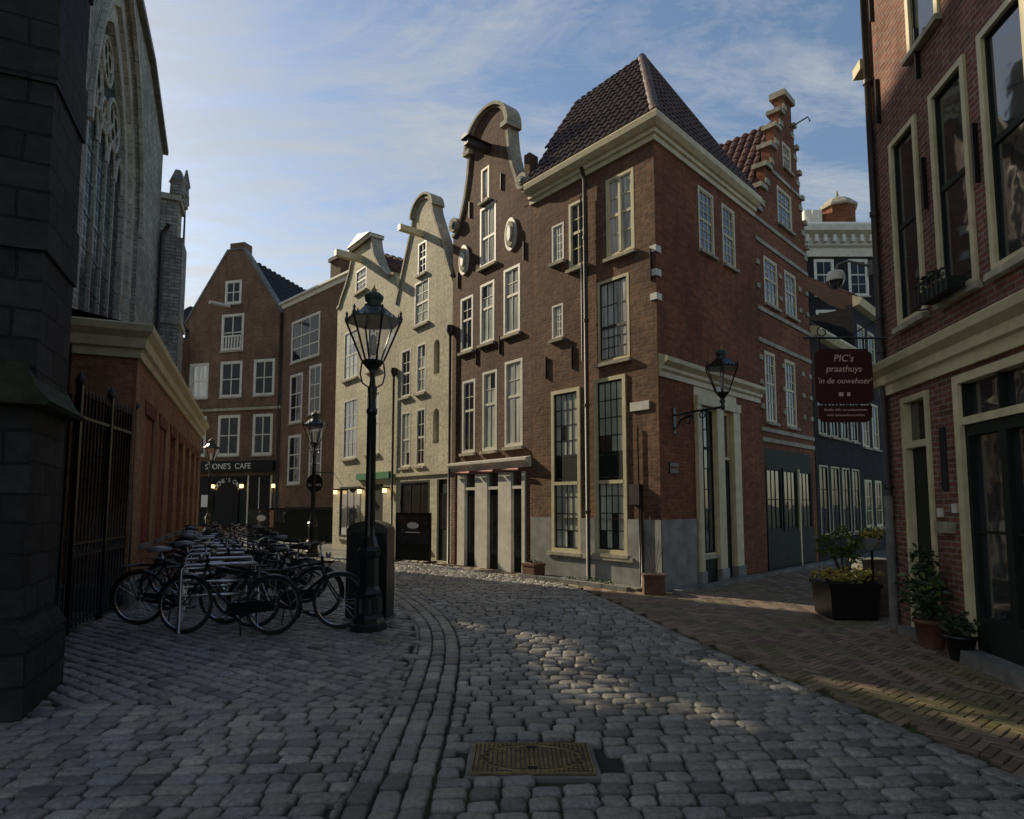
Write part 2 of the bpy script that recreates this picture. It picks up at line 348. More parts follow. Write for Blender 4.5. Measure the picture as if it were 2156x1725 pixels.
def lantern(b,c,s=1.,lit=False):
    x,y,z=c
    b.lathe('lantern_frame','green_iron',(x,y,z),[(.05*s,-.1*s),(.14*s,0),(.15*s,.03*s)],6,False)
    zb,zt,rb,rt=.03*s,.55*s,.145*s,.36*s
    for i in range(6):
        a=math.pi/3*i;p0=(x+rb*math.cos(a),y+rb*math.sin(a),z+zb);p1=(x+rt*math.cos(a),y+rt*math.sin(a),z+zt)
        b.tube('lantern_frame','green_iron',[p0,p1],.013*s,4)
        a2=a+math.pi/3;p2=(x+rt*math.cos(a2),y+rt*math.sin(a2),z+zt);p3=(x+rb*math.cos(a2),y+rb*math.sin(a2),z+zb)
        b.add('lantern_panes','lglass',[p0,p3,p2,p1],[(0,1,2,3)])
        for q in range(4):
            f=(q+.5)/4;px=p1[0]*(1-f)+p2[0]*f;py=p1[1]*(1-f)+p2[1]*f;h=.09*s if q in(0,3) else .06*s
            tx,ty=nrm(p1,p2);w=.03*s
            b.add('lantern_fringe','green_iron',[(px-tx*w,py-ty*w,z+zt+.02*s),(px+tx*w,py+ty*w,z+zt+.02*s),(px,py,z+zt+.02*s+h)],[(0,1,2)])
        b.lathe('lantern_finials','green_iron',(p1[0],p1[1],z+zt),[(.02*s,0),(.03*s,.05*s),(.012*s,.09*s),(.02*s,.12*s),(.0,.16*s)],6,True)
    b.lathe('lantern_roof','green_iron',(x,y,z+zt),[(.38*s,0),(.385*s,.025*s),(.34*s,.05*s),(.24*s,.12*s),(.15*s,.2*s),(.11*s,.22*s)],6,False)
    b.lathe('lantern_crown','crown',(x,y,z+zt+.2*s),[(.12*s,0),(.13*s,.03*s),(.08*s,.05*s),(.12*s,.1*s),(.13*s,.15*s),(.08*s,.2*s),(.03*s,.22*s)],10,True)
    b.lathe('lantern_finial','gold',(x,y,z+zt+.41*s),[(.03*s,0),(.04*s,.03*s),(.015*s,.06*s),(.0,.12*s)],8,True)
    b.lathe('lantern_burner','white' if not lit else 'lit',(x,y,z+.12*s),[(.03*s,0),(.045*s,.1*s),(.045*s,.2*s),(.02*s,.26*s)],8,True)
# ------------------------------------------------------------------ ground
def catmull(pts,n):
    P=[pts[0]]+pts+[pts[-1]];out=[]
    for i in range(1,len(P)-2):
        for j in range(n):
            t=j/n;o=[]
            for k in range(2):
                a,b_,c,d=P[i-1][k],P[i][k],P[i+1][k],P[i+2][k]
                o.append(.5*(2*b_+(c-a)*t+(2*a-5*b_+4*c-d)*t*t+(3*b_-a-3*c+d)*t**3))
            out.append(tuple(o))
    out.append(pts[-1]);return out
Lc=catmull([(-.62,1.6),(-.66,3.2),(-.71,5.5),(-.85,7.4),(-1.16,8.9),(-1.75,10.6),(-2.5,12.2),(-4.3,15),(-7.2,18.8)],12)
Rc=catmull([(3.5,1.6),(3.05,3.4),(2.5,5.7),(2.12,7.3),(1.85,8.8),(1.5,10.7),(.9,12.6),(-.85,15.0),(-4.0,19.0)],12)
def interp_y(curve,y):
    for a,b_ in zip(curve,curve[1:]):
        if a[1]<=y<=b_[1]: f=(y-a[1])/(b_[1]-a[1]);return a[0]+f*(b_[0]-a[0])
    if y<curve[0][1]: return curve[0][0]
    a,b_=curve[-2],curve[-1];return b_[0]+(y-b_[1])*(b_[0]-a[0])/(b_[1]-a[1])
class Stones:
    def __init__(s): s.V=[];s.F=[];s.A=[];s.S=[]
    def cobble(s,cx,cy,ang,L,W):
        h=random.uniform(-.007,.007);ca,sa=math.cos(ang),math.sin(ang);r=random.random();o=len(s.V)
        tx=random.uniform(-.04,.04);ty=random.uniform(-.04,.04);ja=[random.uniform(-.006,.006) for _ in range(16)]
        for (ins,z) in ((0,-.05),(.001,-.015),(.007,-.004),(.022,.002)):
            a=L/2-ins;b_=W/2-ins;c=min(.020,b_*.45)
            for i,(x,y) in enumerate(((a-c,-b_),(a,-b_+c),(a,b_-c),(a-c,b_),(-a+c,b_),(-a,b_-c),(-a,-b_+c),(-a+c,-b_))):
                x+=ja[i];y+=ja[i+8];s.V.append((cx+x*ca-y*sa,cy+x*sa+y*ca,z+h+tx*x+ty*y));s.A.append(r)
        for k in range(3):
            for i in range(8): s.F.append((o+k*8+i,o+k*8+(i+1)%8,o+k*8+8+(i+1)%8,o+k*8+8+i))
        s.F.append(tuple(o+24+i for i in range(8)))
    def brick(s,cx,cy,ang,L,W):
        h=random.uniform(-.003,.003)-.004;ca,sa=math.cos(ang),math.sin(ang);r=random.random();o=len(s.V)
        for (ins,z) in ((0,-.05),(0,-.006),(.005,0)):
            a=L/2-ins;b_=W/2-ins
            for x,y in ((a,-b_),(a,b_),(-a,b_),(-a,-b_)): s.V.append((cx+x*ca-y*sa,cy+x*sa+y*ca,z+h));s.A.append(r)
        for k in range(2):
            for i in range(4): s.F.append((o+k*4+i,o+k*4+(i+1)%4,o+k*4+4+(i+1)%4,o+k*4+4+i))
        s.F.append((o+8,o+9,o+10,o+11))
    def done(s,name,mat,smooth):
        me=bpy.data.meshes.new(name);me.from_pydata(s.V,[],s.F);at=me.attributes.new('rnd','FLOAT','POINT');at.data.foreach_set('value',s.A)
        me.materials.append(M[mat])
        if smooth: me.polygons.foreach_set('use_smooth',[True]*len(me.polygons))
        me.update();o=bpy.data.objects.new(name,me);sc.collection.objects.link(o);return o
MH=(-.25,.50,3.80,4.27)
def in_mh(x,y): return MH[0]-.1<x<MH[1]+.1 and MH[2]-.05<y<MH[3]+.05
road=Stones();n=len(Lc)
last=None;rowd=.132
samples=[]
for i in range(n-1):
    for j in range(10):
        f=j/10;l=(Lc[i][0]+(Lc[i+1][0]-Lc[i][0])*f,Lc[i][1]+(Lc[i+1][1]-Lc[i][1])*f);r=(Rc[i][0]+(Rc[i+1][0]-Rc[i][0])*f,Rc[i][1]+(Rc[i+1][1]-Rc[i][1])*f)
        m_=((l[0]+r[0])/2,(l[1]+r[1])/2)
        if last is None or math.hypot(m_[0]-last[0],m_[1]-last[1])>=rowd: samples.append((l,r));last=m_
for l,r in samples:
    d=nrm(l,r);T=math.hypot(r[0]-l[0],r[1]-l[1]);x=.225;ang=math.atan2(d[1],d[0]);first=True
    while x<T-.1:
        L=random.uniform(.09,.22) if first else random.uniform(.15,.24);first=False;L=min(L,T-.08-x)
        if L<.05: break
        c=x+L/2;px,py=l[0]+d[0]*c,l[1]+d[1]*c
        if not in_mh(px,py): road.cobble(px,py+random.uniform(-.005,.005),ang+random.uniform(-.035,.035),L-.013,rowd-.010)
        x+=L
def edge_rows(curve,offs,W,st):
    for off in offs:
        pos=0;P=curve;acc=[0]
        for a,b_ in zip(P,P[1:]): acc.append(acc[-1]+math.hypot(b_[0]-a[0],b_[1]-a[1]))
        while pos<acc[-1]-.25:
            L=random.uniform(.17,.27);c=pos+L/2;k=max(i for i in range(len(acc)-1) if acc[i]<=c)
            d=nrm(P[k],P[k+1]);f=c-acc[k];x=P[k][0]+d[0]*f+d[1]*off;y=P[k][1]+d[1]*f-d[0]*off
            st.cobble(x,y,math.atan2(d[1],d[0])+random.uniform(-.04,.04),L-.013,W-.012);pos+=L
edge_rows(Lc,(-.16,-.01,.14),.15,road)
edge_rows(Rc,(-.02,),.14,road)
for a0,test in ((rad(2),lambda x,y:y<5.1 and x<interp_y(Lc,y)-.26),(rad(-33),lambda x,y:y>=5.1 and x<interp_y(Lc,y)-.28)):
    ca,sa=math.cos(a0),math.sin(a0)
    for j in range(-140,190):
        v=j*.132;u=-22+random.uniform(0,.2)
        while u<12:
            L=random.uniform(.14,.24);cx=(u+L/2)*ca-v*sa;cy=(u+L/2)*sa+v*ca;u+=L
            if cy<1.6 or cy>19 or cx<-1.0*cy-1.5 or cx<-9.5: continue
            if test(cx,cy): road.cobble(cx,cy,a0+random.uniform(-.035,.035),L-.013,.121)
for i in range(220):
    y=1.7+i*.079
    if y<13: road.cobble(interp_y(Lc,y)-.262,y,rad(90)+random.uniform(-.2,.2),.072,.05)
road.done('cobblestone_road','stone',True)
pav=Stones();w=.072
a0=rad(38);ca,sa=math.cos(a0),math.sin(a0)
for i in range(-160,200):
    for j in range(-60,60):
        bx=(i+3*j)*w;by=(i-3*j)*w
        for (x,y,a) in ((bx+1.5*w,by+.5*w,0),(bx+.5*w,by+2.5*w,math.pi/2)):
            X=x*ca-y*sa+2;Y=x*sa+y*ca+8
            if Y<2 or Y>18.5 or X>7.5: continue
            if X<interp_y(Rc,Y)+.12: continue
            pav.brick(X,Y,a0+a,3*w-.006,w-.006)
pav.done('brick_pavement','clinker',False)
g=Bld('ground');S_=400
g.add('g','ground',[(-S_,-S_,-.035),(S_,-S_,-.035),(S_,S_,-.035),(-S_,S_,-.035)],[(0,1,2,3)]);g.finish(True)
g=Bld('paved_street')
g.add('g','far_paving',[(-26,18.7,-.012),(-3.5,18.7,-.012),(-3.5,40,-.012),(-26,40,-.012)],[(0,1,2,3)])
g.add('g','far_paving',[(7.4,9,-.012),(30,9,-.012),(30,34,-.012),(7.4,34,-.012)],[(0,1,2,3)]);g.finish(True)
g=Bld('manhole_cover',((MH[0]+MH[1])/2,(MH[2]+MH[3])/2));hw=(MH[1]-MH[0])/2;hd=(MH[3]-MH[2])/2
g.box('frame','greystone',-hw-.03,hw+.03,-hd-.03,hd+.03,-.04,-.004);g.box('plate','pipe',-hw,hw,-hd,hd,-.03,.0)
for i in range(25):
    for j in range(15):
        x=-hw+.03+i*(2*hw-.06)/24;y=-hd+.025+j*(2*hd-.05)/14;rr=(x/hw)**2+(y/hd)**2
        if .60<rr<.76: continue
        g.box('studs','brass',x-.0095,x+.0095,y-.0095,y+.0095,.0,.010)
g.tube('ring','brass',[(hw*.82*math.cos(t*math.pi/24),hd*.82*math.sin(t*math.pi/24),.003) for t in range(48)],.009,4,True)
for x0,x1,y0,y1 in ((-hw,hw,-hd,-hd+.012),(-hw,hw,hd-.012,hd),(-hw,-hw+.012,-hd+.012,hd-.012),(hw-.012,hw,-hd+.012,hd-.012)): g.box('rim','brass',x0,x1,y0,y1,.0,.011)
g.box('slot','blk',-.03,.03,-hd*.75,-hd*.6,.003,.0135);g.box('slot','blk',-.03,.03,hd*.6,hd*.75,.003,.0135);g.finish(True)
# ------------------------------------------------------------------ corner house
A=(.45,14.12);K=(2.75,11.47);F1=nrm(A,K);F2=(.7025,.7117)
E=(K[0]+4.55*F2[0],K[1]+4.55*F2[1])
b=Bld('brick_corner_house',K,F1)
b.fr(A,F1)
W1=[(.70,1.08,7.0,7.88),(1.23,1.77,6.7,8.2),(2.30,3.02,6.62,8.32),(.69,1.04,5.25,6.03),(2.04,2.86,4.47,6.2),(.67,1.53,.57,4.08),(1.93,2.75,.61,4.16)]
b.facade('front_wall','b_brown',rect(0,3.51,1.3,8.7),[rect(a,c,max(d,1.301),e) for a,c,d,e in W1],thick=0,rev=.09)
b.facade('plinth_wall','plinth',rect(0,3.53,-.05,1.3),[rect(a,c,d,1.2995) for a,c,d,e in W1[5:]],y=-.03,thick=0,rev=.09)
win(b,*W1[0],3,4,'white',gl='g_curt',fw=.04);win(b,*W1[1],2,[2,2],'trim',gl='g_dark',rails=(7.5,));win(b,2.30,3.02,6.62,8.32,2,[2,2],'trim',gl='g_curt',rails=(7.5,))
b.box('window_frames','trim',2.63,2.69,-.015,.1,6.69,8.25)
win(b,*W1[3],3,4,'white',gl='g_curt',fw=.04);win(b,*W1[4],4,[3,2],'trim','pipe',gl='g_curt',rails=(5.2,),mw=.016)
for q in W1[5:]:
    win(b,*q,4,[4,1,4],'trim','dkwood',gl='g_grey',rails=(2.1,2.62),fw=.08,pr=.032,mw=.016)
    b.box('window_blinds','dkwood',q[0]+.11,q[1]-.11,.014,.05,2.14,2.58)
    b.box('window_frames','trim',q[0]+.08,q[1]-.08,-.035,.03,2.0,2.07)
b.box('sill_band','sand',.55,2.9,-.07,.0,.48,.565)
b.tube('drainpipe','pipe',[(1.8,-.1,.0),(1.8,-.1,8.5),(1.8,-.2,8.75)],.045,8);b.tube('drainpipe','pipe',[(1.68,-.09,4.6),(1.68,-.09,8.2)],.02,6)
for z in (1.4,3.6,5.4,7.2): b.lathe('drainpipe','pipe',(1.8,-.1,z),[(.06,0),(.06,.06)],8)
b.tube('cable','iron',[(3.04,-.03,3.06),(3.04,-.03,.1)],.014,5);b.tube('cable','pipe',[(3.12,-.06,.05),(3.12,-.06,1.6)],.03,6);b.box('meter_box','pipe',2.88,3.12,-.13,0,1.58,1.97)
b.box('street_sign','white',2.86,3.31,-.03,0,3.39,3.56);b.box('anchor','iron',3.40,3.425,-.05,0,5.86,6.5);b.box('anchor','iron',.5,.52,-.04,0,4.4,4.9);b.box('anchor','iron',1.3,1.32,-.04,0,4.5,5.0)
b.fr(K,F2)
W2=[(1.75,2.45,7.0,8.42),(2.85,3.5,7.0,8.42)]
b.facade('side_wall','b_red',rect(0,4.6,1.3,8.7),[rect(*q) for q in W2]+[rect(1.35,3.3,1.301,3.75)],thick=0)
b.facade('plinth_wall','plinth',[(0,-.05),(1.35,-.05),(1.35,1.3),(0,1.3)],y=-.03,thick=.03)
b.facade('side_wall','b_red',[(3.3,-.05),(4.6,-.05),(4.6,1.3),(3.3,1.3)],thick=0)
for q in W2: win(b,*q,3,[3,3],'trim',gl='g_dark',rails=(7.72,))
def mq(u0,u1,z0,z1,y0,y1,m='trim',p='shopfront'): b.box(p,m,u0,u1,y0,y1,z0,z1)
for a,c in ((1.35,1.52),(2.2,2.5),(2.98,3.3)): mq(a,c,.25,3.62,-.08,.1);mq(a-.02,c+.02,-.02,.25,-.11,.08,'plinth')
mq(1.33,3.32,3.62,3.8,-.1,.1)
b.facade('shop_panel','trim',rect(1.35,3.3,3.8,4.0),y=-.002,thick=.05)
win(b,1.53,2.19,.55,3.6,3,[5,2],'trim','dkwood',gl='g_dark',rails=(2.75,),y=.01,fw=.04);mq(1.53,2.19,.0,.47,.0,.1,'dkwood','shop_panel')
mq(2.51,2.97,.05,2.5,.05,.1,'dkwood','door');win(b,2.51,2.97,2.55,3.6,2,1,'trim',gl='g_dark',y=.03,fw=.04,sill=False)
b.sweep('shop_cornice','trim',[(.02,0),(4.55,0)],[(0,4.0),(.04,4.0),(.04,4.1),(.09,4.14),(.09,4.2),(.19,4.28),(.2,4.36),(0,4.44)])
b.box('name_plate','iron',.32,.62,-.03,0,2.3,2.38);b.box('name_plate','iron',.32,.62,-.03,0,2.18,2.27)
b.fr(K,(1,0));a_=(A[0]-K[0],A[1]-K[1]);e_=(E[0]-K[0],E[1]-K[1])
prof=[(0,8.64),(.05,8.64),(.055,8.74),(.10,8.76),(.10,8.84),(.15,8.86),(.23,8.95),(.25,9.06),(.22,9.1),(0,9.12)]
b.sweep('cornice','trim',[a_,(0,0),e_],prof)
for zz in (6.42,5.95,5.48):
    b.fr(A,F1);b.box('quoins','white',3.38,3.535,-.025,0,zz,zz+.13);b.fr(K,F2);b.box('quoins','white',0,.16,-.026,0,zz,zz+.13)
b.fr(K,(1,0))
lf=(-F1[0],-F1[1])
def pt(a,c): return (lf[0]*a+F2[0]*c,lf[1]*a+F2[1]*c)
b.vprism('body','b_brown',[pt(3.51,.15),pt(.17,.17),pt(.17,4.55),pt(3.51,4.55)],0,8.95)
r1=pt(1.55,2.0)+(12.35,);r2=pt(3.6,2.0)+(12.1,)
ea=pt(3.6,-.15)+(9.1,);ek=pt(-.15,-.15)+(9.1,);ee=pt(-.15,4.6)+(9.1,);eb=pt(3.6,4.6)+(9.1,)
b.roof('roof_tiles','tile',[ea,ek,r1,r2],.19,.28);b.roof('roof_tiles','tile',[ek,ee,r1],.19,.28);b.roof('roof_tiles','tile',[ee,eb,r2,r1],.25,.4)
b.add('gable_end','b_dark',[ea,r2,eb],[(0,1,2)])
b.tube('ridge_tiles','tile',[Vector(ek).lerp(Vector(r1),i/18) for i in range(19)],[.11 if i%2 else .085 for i in range(19)],8)
b.tube('ridge_tiles','greystone',[r1,r2],.06,8);b.tube('ridge_tiles','tile',[ee,r1],.08,8)
b.vprism('chimney','b_dark',[pt(3.55,.0),pt(3.55,.3),pt(3.75,.3),pt(3.75,.0)],8.7,10.0)
b.finish()
b=Bld('wall_lantern',(K[0]+.55*F2[0],K[1]+.55*F2[1]),(.7117,-.7025))
b.tube('bracket','iron',[(-.02,0,3.3),(.5,0,3.34),(.98,0,3.36),(1.0,0,3.45)],.022,6)
b.tube('bracket','iron',[(0,0,3.0),(.15,0,3.2),(.4,0,3.28)],.018,6)
b.tube('bracket','iron',[(.3+.1*math.cos(t)*(1-t/14),0,3.18+.1*math.sin(t)*(1-t/14)) for t in [i*.5 for i in range(16)]],.012,5)
b.tube('bracket','iron',[(.6+.08*math.cos(t)*(1-t/14),0,3.25+.08*math.sin(t)*(1-t/14)) for t in [i*.5 for i in range(16)]],.012,5)
b.box('wall_plate','iron',-.03,.02,-.05,.05,2.95,3.45)
lantern(b,(1.0,0,3.6),.85);b.lathe('lantern_neck','green_iron',(1.0,0,3.36),[(.02,-.06),(.05,0),(.025,.05),(.06,.1),(.03,.16)],8);b.finish(True)
# ------------------------------------------------------------------ stepped gable house
b=Bld('stepped_gable_house',(K[0]+4.6*F2[0],K[1]+4.6*F2[1]),F2);b.fr(K,F2)
zs=[8.9,9.6,10.3,11.0,11.7,12.3,12.9];ul=[4.75,5.02,5.38,5.75,6.12,6.48,6.78];ur=[8.2,8.1,7.97,7.84,7.7,7.56,7.42]
out=[(4.6,-.05),(8.2,-.05)]
for i in range(6): out+= [(ur[i],zs[i]),(ur[i+1],zs[i])] if i else [(8.2,8.9),(ur[1],8.9)]
out+=[(ur[6],12.9),(ul[6],12.9)]
for i in range(5,0,-1): out+=[(ul[i+1],zs[i]),(ul[i],zs[i])]
out+=[(ul[1],8.9),(4.6,8.9)]
WS=[(5.1,5.95,6.62,7.85),(6.45,7.25,6.62,7.85),(4.95,5.6,3.6,5.38),(6.25,6.95,3.6,5.38),(6.15,7.15,9.05,10.1),(6.65,7.25,10.8,11.55)]
b.facade('front_wall','b_red',out,[rect(*q) for q in WS]+[rect(4.75,7.9,.3,2.95)])
for q in WS: win(b,*q,3,[2,3],'trim',gl='g_dark',rails=(q[2]+.55*(q[3]-q[2]),))
for i in range(6):
    z=zs[i]
    b.box('step_caps','sand',(ul[i]-.06) if i else 4.6,ul[i+1]-.02,-.08,.32,z,z+.12);b.box('step_caps','sand',ur[i+1]+.02,ur[i]+.05,-.08,.32,z,z+.12)
    b.box('stone_blocks','sand',ul[i+1]-.0,ul[i+1]+.24,-.03,0,z+.25,z+.4);b.box('stone_blocks','sand',ur[i]-.26,ur[i]-.02,-.03,0,z-.35,z-.2)
b.box('step_caps','sand',6.72,7.48,-.1,.34,12.9,13.07)
for z in (3.1,3.35,5.55,6.35,8.1,8.65,10.3): b.box('stone_bands','sand',4.62 if z<9 else 5.4,8.15 if z<9 else 7.9,-.035,0,z,z+.1)
for u in (4.62,6.02,7.4,7.95):
    for z in (3.9,4.5,5.1,6.9,7.5): b.box('stone_blocks','sand',u,u+.18,-.034,0,z,z+.12)
b.tube('hoist_hook','iron',[(6.95,-.1,12.0),(6.95,-.6,12.1),(6.95,-.65,11.95)],.02,6)
b.box('shopfront','dkwood',4.75,7.9,.0,.1,2.5,2.95)
for u in (4.8,5.85,6.9): win(b,u,u+.95,.9,2.5,3,2,'dkwood',gl='g_dark',y=.0,sill=False)
b.box('shopfront','dkwood',4.75,7.9,-.03,.12,-.02,.9);b.box('shopfront','trim',6.82,6.9,-.04,.1,0,2.5)
b.box('body','b_dark',4.6,8.15,.2,7,0,8.6)
b.roof('roof_tiles','tiler',[(4.5,.2,8.7),(6.9,.2,12.3),(6.9,7.5,12.3),(4.5,7.5,8.7)],.25,.34);b.roof('roof_tiles','tiler',[(8.25,.2,8.9),(8.25,7.5,8.9),(6.9,7.5,12.3),(6.9,.2,12.3)],.25,.4)
b.finish()
b=Bld('black_house',(K[0]+8.25*F2[0],K[1]+8.25*F2[1]),F2);b.fr(K,F2)
WS=[(u,u+.7,z,z+1.5) for u in (8.6,9.6,10.6,11.6) for z in (3.6,)]
b.facade('front_wall','b_black',rect(8.25,12.4,-.05,6.4),[rect(*q) for q in WS]+[rect(u,u+.75,.7,2.7) for u in (8.5,9.5,10.5,11.5)])
for q in WS: win(b,*q,2,3,'trim','dkwood',gl='g_low',fw=.05)
for u in (8.5,9.5,10.5,11.5): win(b,u,u+.75,.7,2.7,2,3,'trim','dkwood',gl='g_low',fw=.04)
b.sweep('gutter','trim',[(8.25,0),(12.4,0)],[(0,6.35),(.15,6.4),(.25,6.55),(.25,6.62),(0,6.7)])
b.box('body','b_black',8.3,12.35,.2,6,0,6.4);b.roof('roof_tiles','tile',[(8.25,0,6.7),(12.4,0,6.7),(12.4,3,9),(8.25,3,9)],.25,.34);b.finish()
b=Bld('black_house',(K[0]+12.4*F2[0],K[1]+12.4*F2[1]),F2);b.fr(K,F2)
WS=[(u,u+.8,z,z+1.6) for u in (12.8,14,15.2,16.4) for z in (.8,3.5,6.1)]
b.facade('front_wall','b_black',rect(12.4,18,-.05,8.3),[rect(*q) for q in WS])
for q in WS: win(b,*q,2,3,'trim',gl='g_low')
b.sweep('gutter','trim',[(12.4,0),(18,0)],[(0,8.2),(.2,8.25),(.3,8.45),(0,8.6)])
b.box('body','b_black',12.45,18,.2,6,0,8.2);b.roof('roof_tiles','tiler',[(12.4,0,8.6),(18,0,8.6),(18,2.4,10.2),(12.4,2.4,10.2)],.25,.34);b.finish()
b=Bld('tall_black_building',(12.5,30),(1,0))
WS=[(u,u+1.0,z,z+1.9) for u in (.9,2.6,4.3,6.0,7.7) for z in (3.7,6.6,9.3,11.9)]
b.facade('front_wall','b_black',rect(0,12,-.05,14.2),[rect(*q) for q in WS]+[rect(.8,6.2,.2,3.2)])
for q in WS: win(b,*q,2,[2,1],'white',gl='g_low',rails=(q[2]+1.1,),fw=.12)
for u in (.8,2.6,4.4,6.0): b.box('shop_pilasters','trim',u,u+.3,-.1,.2,0,3.3)
b.box('shop_glass','g_dark',.8,6.2,.1,.2,.2,3.2);b.box('shop_fascia','trim',.6,6.5,-.15,.1,3.2,3.6)
b.sweep('cornice','white',[(0,6),(0,0),(12,0)],[(0,13.9),(.1,13.9),(.15,14.3),(.3,14.4),(.3,14.8),(.7,15.0),(.75,15.3),(.5,15.5),(0,15.6)])
for i in range(26): b.box('cornice_brackets','white',.2+i*.45,.36+i*.45,-.55,-.3,14.5,14.85)
b.box('body','b_black',.1,12,.2,6,0,15.5);b.box('attic','white',.6,11,.8,5,15.5,16.1)
b.lathe('cupola','b_red',(4.9,1.8,15.6),[(.85,0),(.85,1.6)],8,False);b.lathe('cupola','sand',(4.9,1.8,17.2),[(.98,0),(.98,.12),(.6,.5),(.1,.75),(.03,1.1)],8,False)
b.lathe('roof_pipes','white',(3.1,1.5,16.0),[(.25,0),(.25,1.0)],8);b.box('chimney','white',3.4,3.9,1.5,2,16,17.1);b.finish()
# ------------------------------------------------------------------ left row
P0=(-6.67,23.1);LD=nrm(P0,A)
b=Bld('neck_gable_house',(P0[0]+8.08*LD[0],P0[1]+8.08*LD[1]),LD);b.fr(P0,LD);c=9.72
half=[(1.76,8.95),(1.7,9.02),(1.5,9.05),(1.32,9.25),(1.18,9.5),(1.0,9.95),(.86,10.5),(.78,11.15)]
arc=[(.76*math.cos(math.radians(t)),11.25+.66*math.sin(math.radians(t))) for t in range(0,181,15)]
outR=[(c+x,z) for x,z in half];outL=[(max(c-x,8.08),z) for x,z in reversed(half)]
top=[(c+x,z) for x,z in arc]
WB=[(9.42,9.78,9.5,10.42),(9.38,10.08,7.72,9.35),(8.48,9.08,5.65,7.15),(9.4,10.02,5.68,7.28),(10.4,11.05,5.7,7.38),(8.6,9.2,2.92,4.86),(9.52,10.14,2.92,4.95),(10.45,11.14,2.95,5.05)]
b.facade('front_wall','b_dark',[(8.08,2.5),(11.48,2.5)]+outR+top+outL,[rect(*q) for q in WB],thick=.3)
win(b,*WB[0],1,1,'trim',gl='g_curt');win(b,*WB[1],2,[1,1],'white',gl='g_curt',rails=(8.5,))
for q,gg in zip(WB[2:],('g_dark','g_grey','g_curt','g_dark','g_grey','g_curt')): win(b,*q,2,[1,2],'white','white',gl=gg,rails=(q[2]+.58*(q[3]-q[2]),),fw=.065,mw=.018)
path=outR[1:]+top+outL[:-1]
b.ribbon('gable_coping','sand',path,-.05,.32,-.09)
b.ribbon('arch_pediment','sand',[(c+.90*math.cos(math.radians(t)),11.18+.76*math.sin(math.radians(t))) for t in range(0,181,12)],-.12,.34,-.08)
b.box('neck_caps','sand',c+.7,c+.98,-.14,.34,11.05,11.18);b.box('neck_caps','sand',c-.98,c-.7,-.14,.34,11.05,11.18)
for sx in (-1,1):
    b.disc('scrolls','sand',c+sx*1.5,9.33,.2,.2,-.12,.32);b.disc('scrolls','greystone',c+sx*1.5,9.33,.11,.11,-.15,-.1);b.disc('scrolls','sand',c+sx*1.5,9.33,.06,.06,-.17,-.1,12)
    cu=8.66 if sx<0 else 10.72;b.disc('oval_reliefs','white',cu,8.2,.22,.42,-.05,.02);b.disc('oval_reliefs','sand',cu,8.2,.16,.33,-.075,-.04);b.disc('oval_reliefs','white',cu+.02,8.2,.07,.2,-.12,-.06,16)
b.box('hoist_beam','pipe',c-.09,c+.09,-.7,0,10.75,10.92);b.prism('hoist_beam','pipe',[(c-.18,10.92),(c+.18,10.92),(c,11.04)],-.75,0)
b.facade('ground_wall','b_pink',rect(8.08,11.48,-.05,2.5),[rect(8.45,11.25,-.04,2.35)],thick=0)
for a_,c_ in ((8.45,8.78),(9.26,9.78),(10.24,10.74),(11.14,11.25)): b.box('shopfront','white',a_,c_,-.04,.1,0,2.35)
for a_,c_ in ((8.78,9.26),(9.78,10.24),(10.74,11.14)):
    b.box('doors','dkwood',a_,c_,.06,.14,0,1.95);b.box('door_glass','g_dark',a_+.09,c_-.09,.05,.1,.35,1.8);b.box('shopfront','white',a_,c_,-.03,.1,1.95,2.02);b.box('door_glass','g_dark',a_,c_,.04,.1,2.02,2.35)
b.sweep('shop_cornice','white',[(8.12,0),(11.45,0)],[(0,2.45),(.05,2.45),(.06,2.52),(.18,2.6),(.18,2.66),(0,2.7)])
for a_ in (8.3,9.3,10.3): b.tube('rolled_awning','awn',[(a_,-.13,2.40),(a_+.85,-.13,2.40)],.03,8)
for u_,z_ in ((8.35,7.5),(11.2,7.4),(9.25,5.2),(10.25,5.3),(8.9,9.3),(10.3,9.5)): b.box('anchors','iron',u_,u_+.02,-.04,0,z_,z_+.45)
b.box('body','b_dark',8.12,11.44,.25,7,0,8.8)
b.roof('roof_tiles','tile',[(8.1,.3,8.85),(c,.3,10.6),(c,7,10.6),(8.1,7,8.85)],.25,.34);b.roof('roof_tiles','tile',[(11.46,.3,8.85),(11.46,7,8.85),(c,7,10.6),(c,.3,10.6)],.25,.34)
b.tube('drainpipe','pipe',[(8.1,-.08,0),(8.1,-.08,6.2)],.035,6);b.lathe('drainpipe','pipe',(8.1,-.08,6.2),[(.04,0),(.12,.15),(.12,.3)],6);b.finish()
b=Bld('cream_gable_house',(P0[0]+4.78*LD[0],P0[1]+4.78*LD[1]),LD);b.fr(P0,LD);c=6.38
half=[(1.68,7.75),(1.6,7.95),(1.35,8.5),(1.1,9.1),(.82,9.7),(.6,10.15),(.54,10.4)]
arc=[(.5*math.cos(math.radians(t)),10.4+.42*math.sin(math.radians(t))) for t in range(0,181,18)]
outR=[(c+x,z) for x,z in half];outL=[(max(c-x,4.78),z) for x,z in reversed(half)];top=[(c+x,z) for x,z in arc]
WC=[(6.12,6.62,8.5,9.5),(5.95,6.8,6.95,8.3),(5.15,5.75,4.87,6.36),(6.12,6.66,4.87,6.36),(5.22,5.8,2.7,4.4),(6.14,6.66,2.7,4.4),(5.2,6.95,.35,2.28),(7.35,7.88,.03,2.28)]
nich=[]
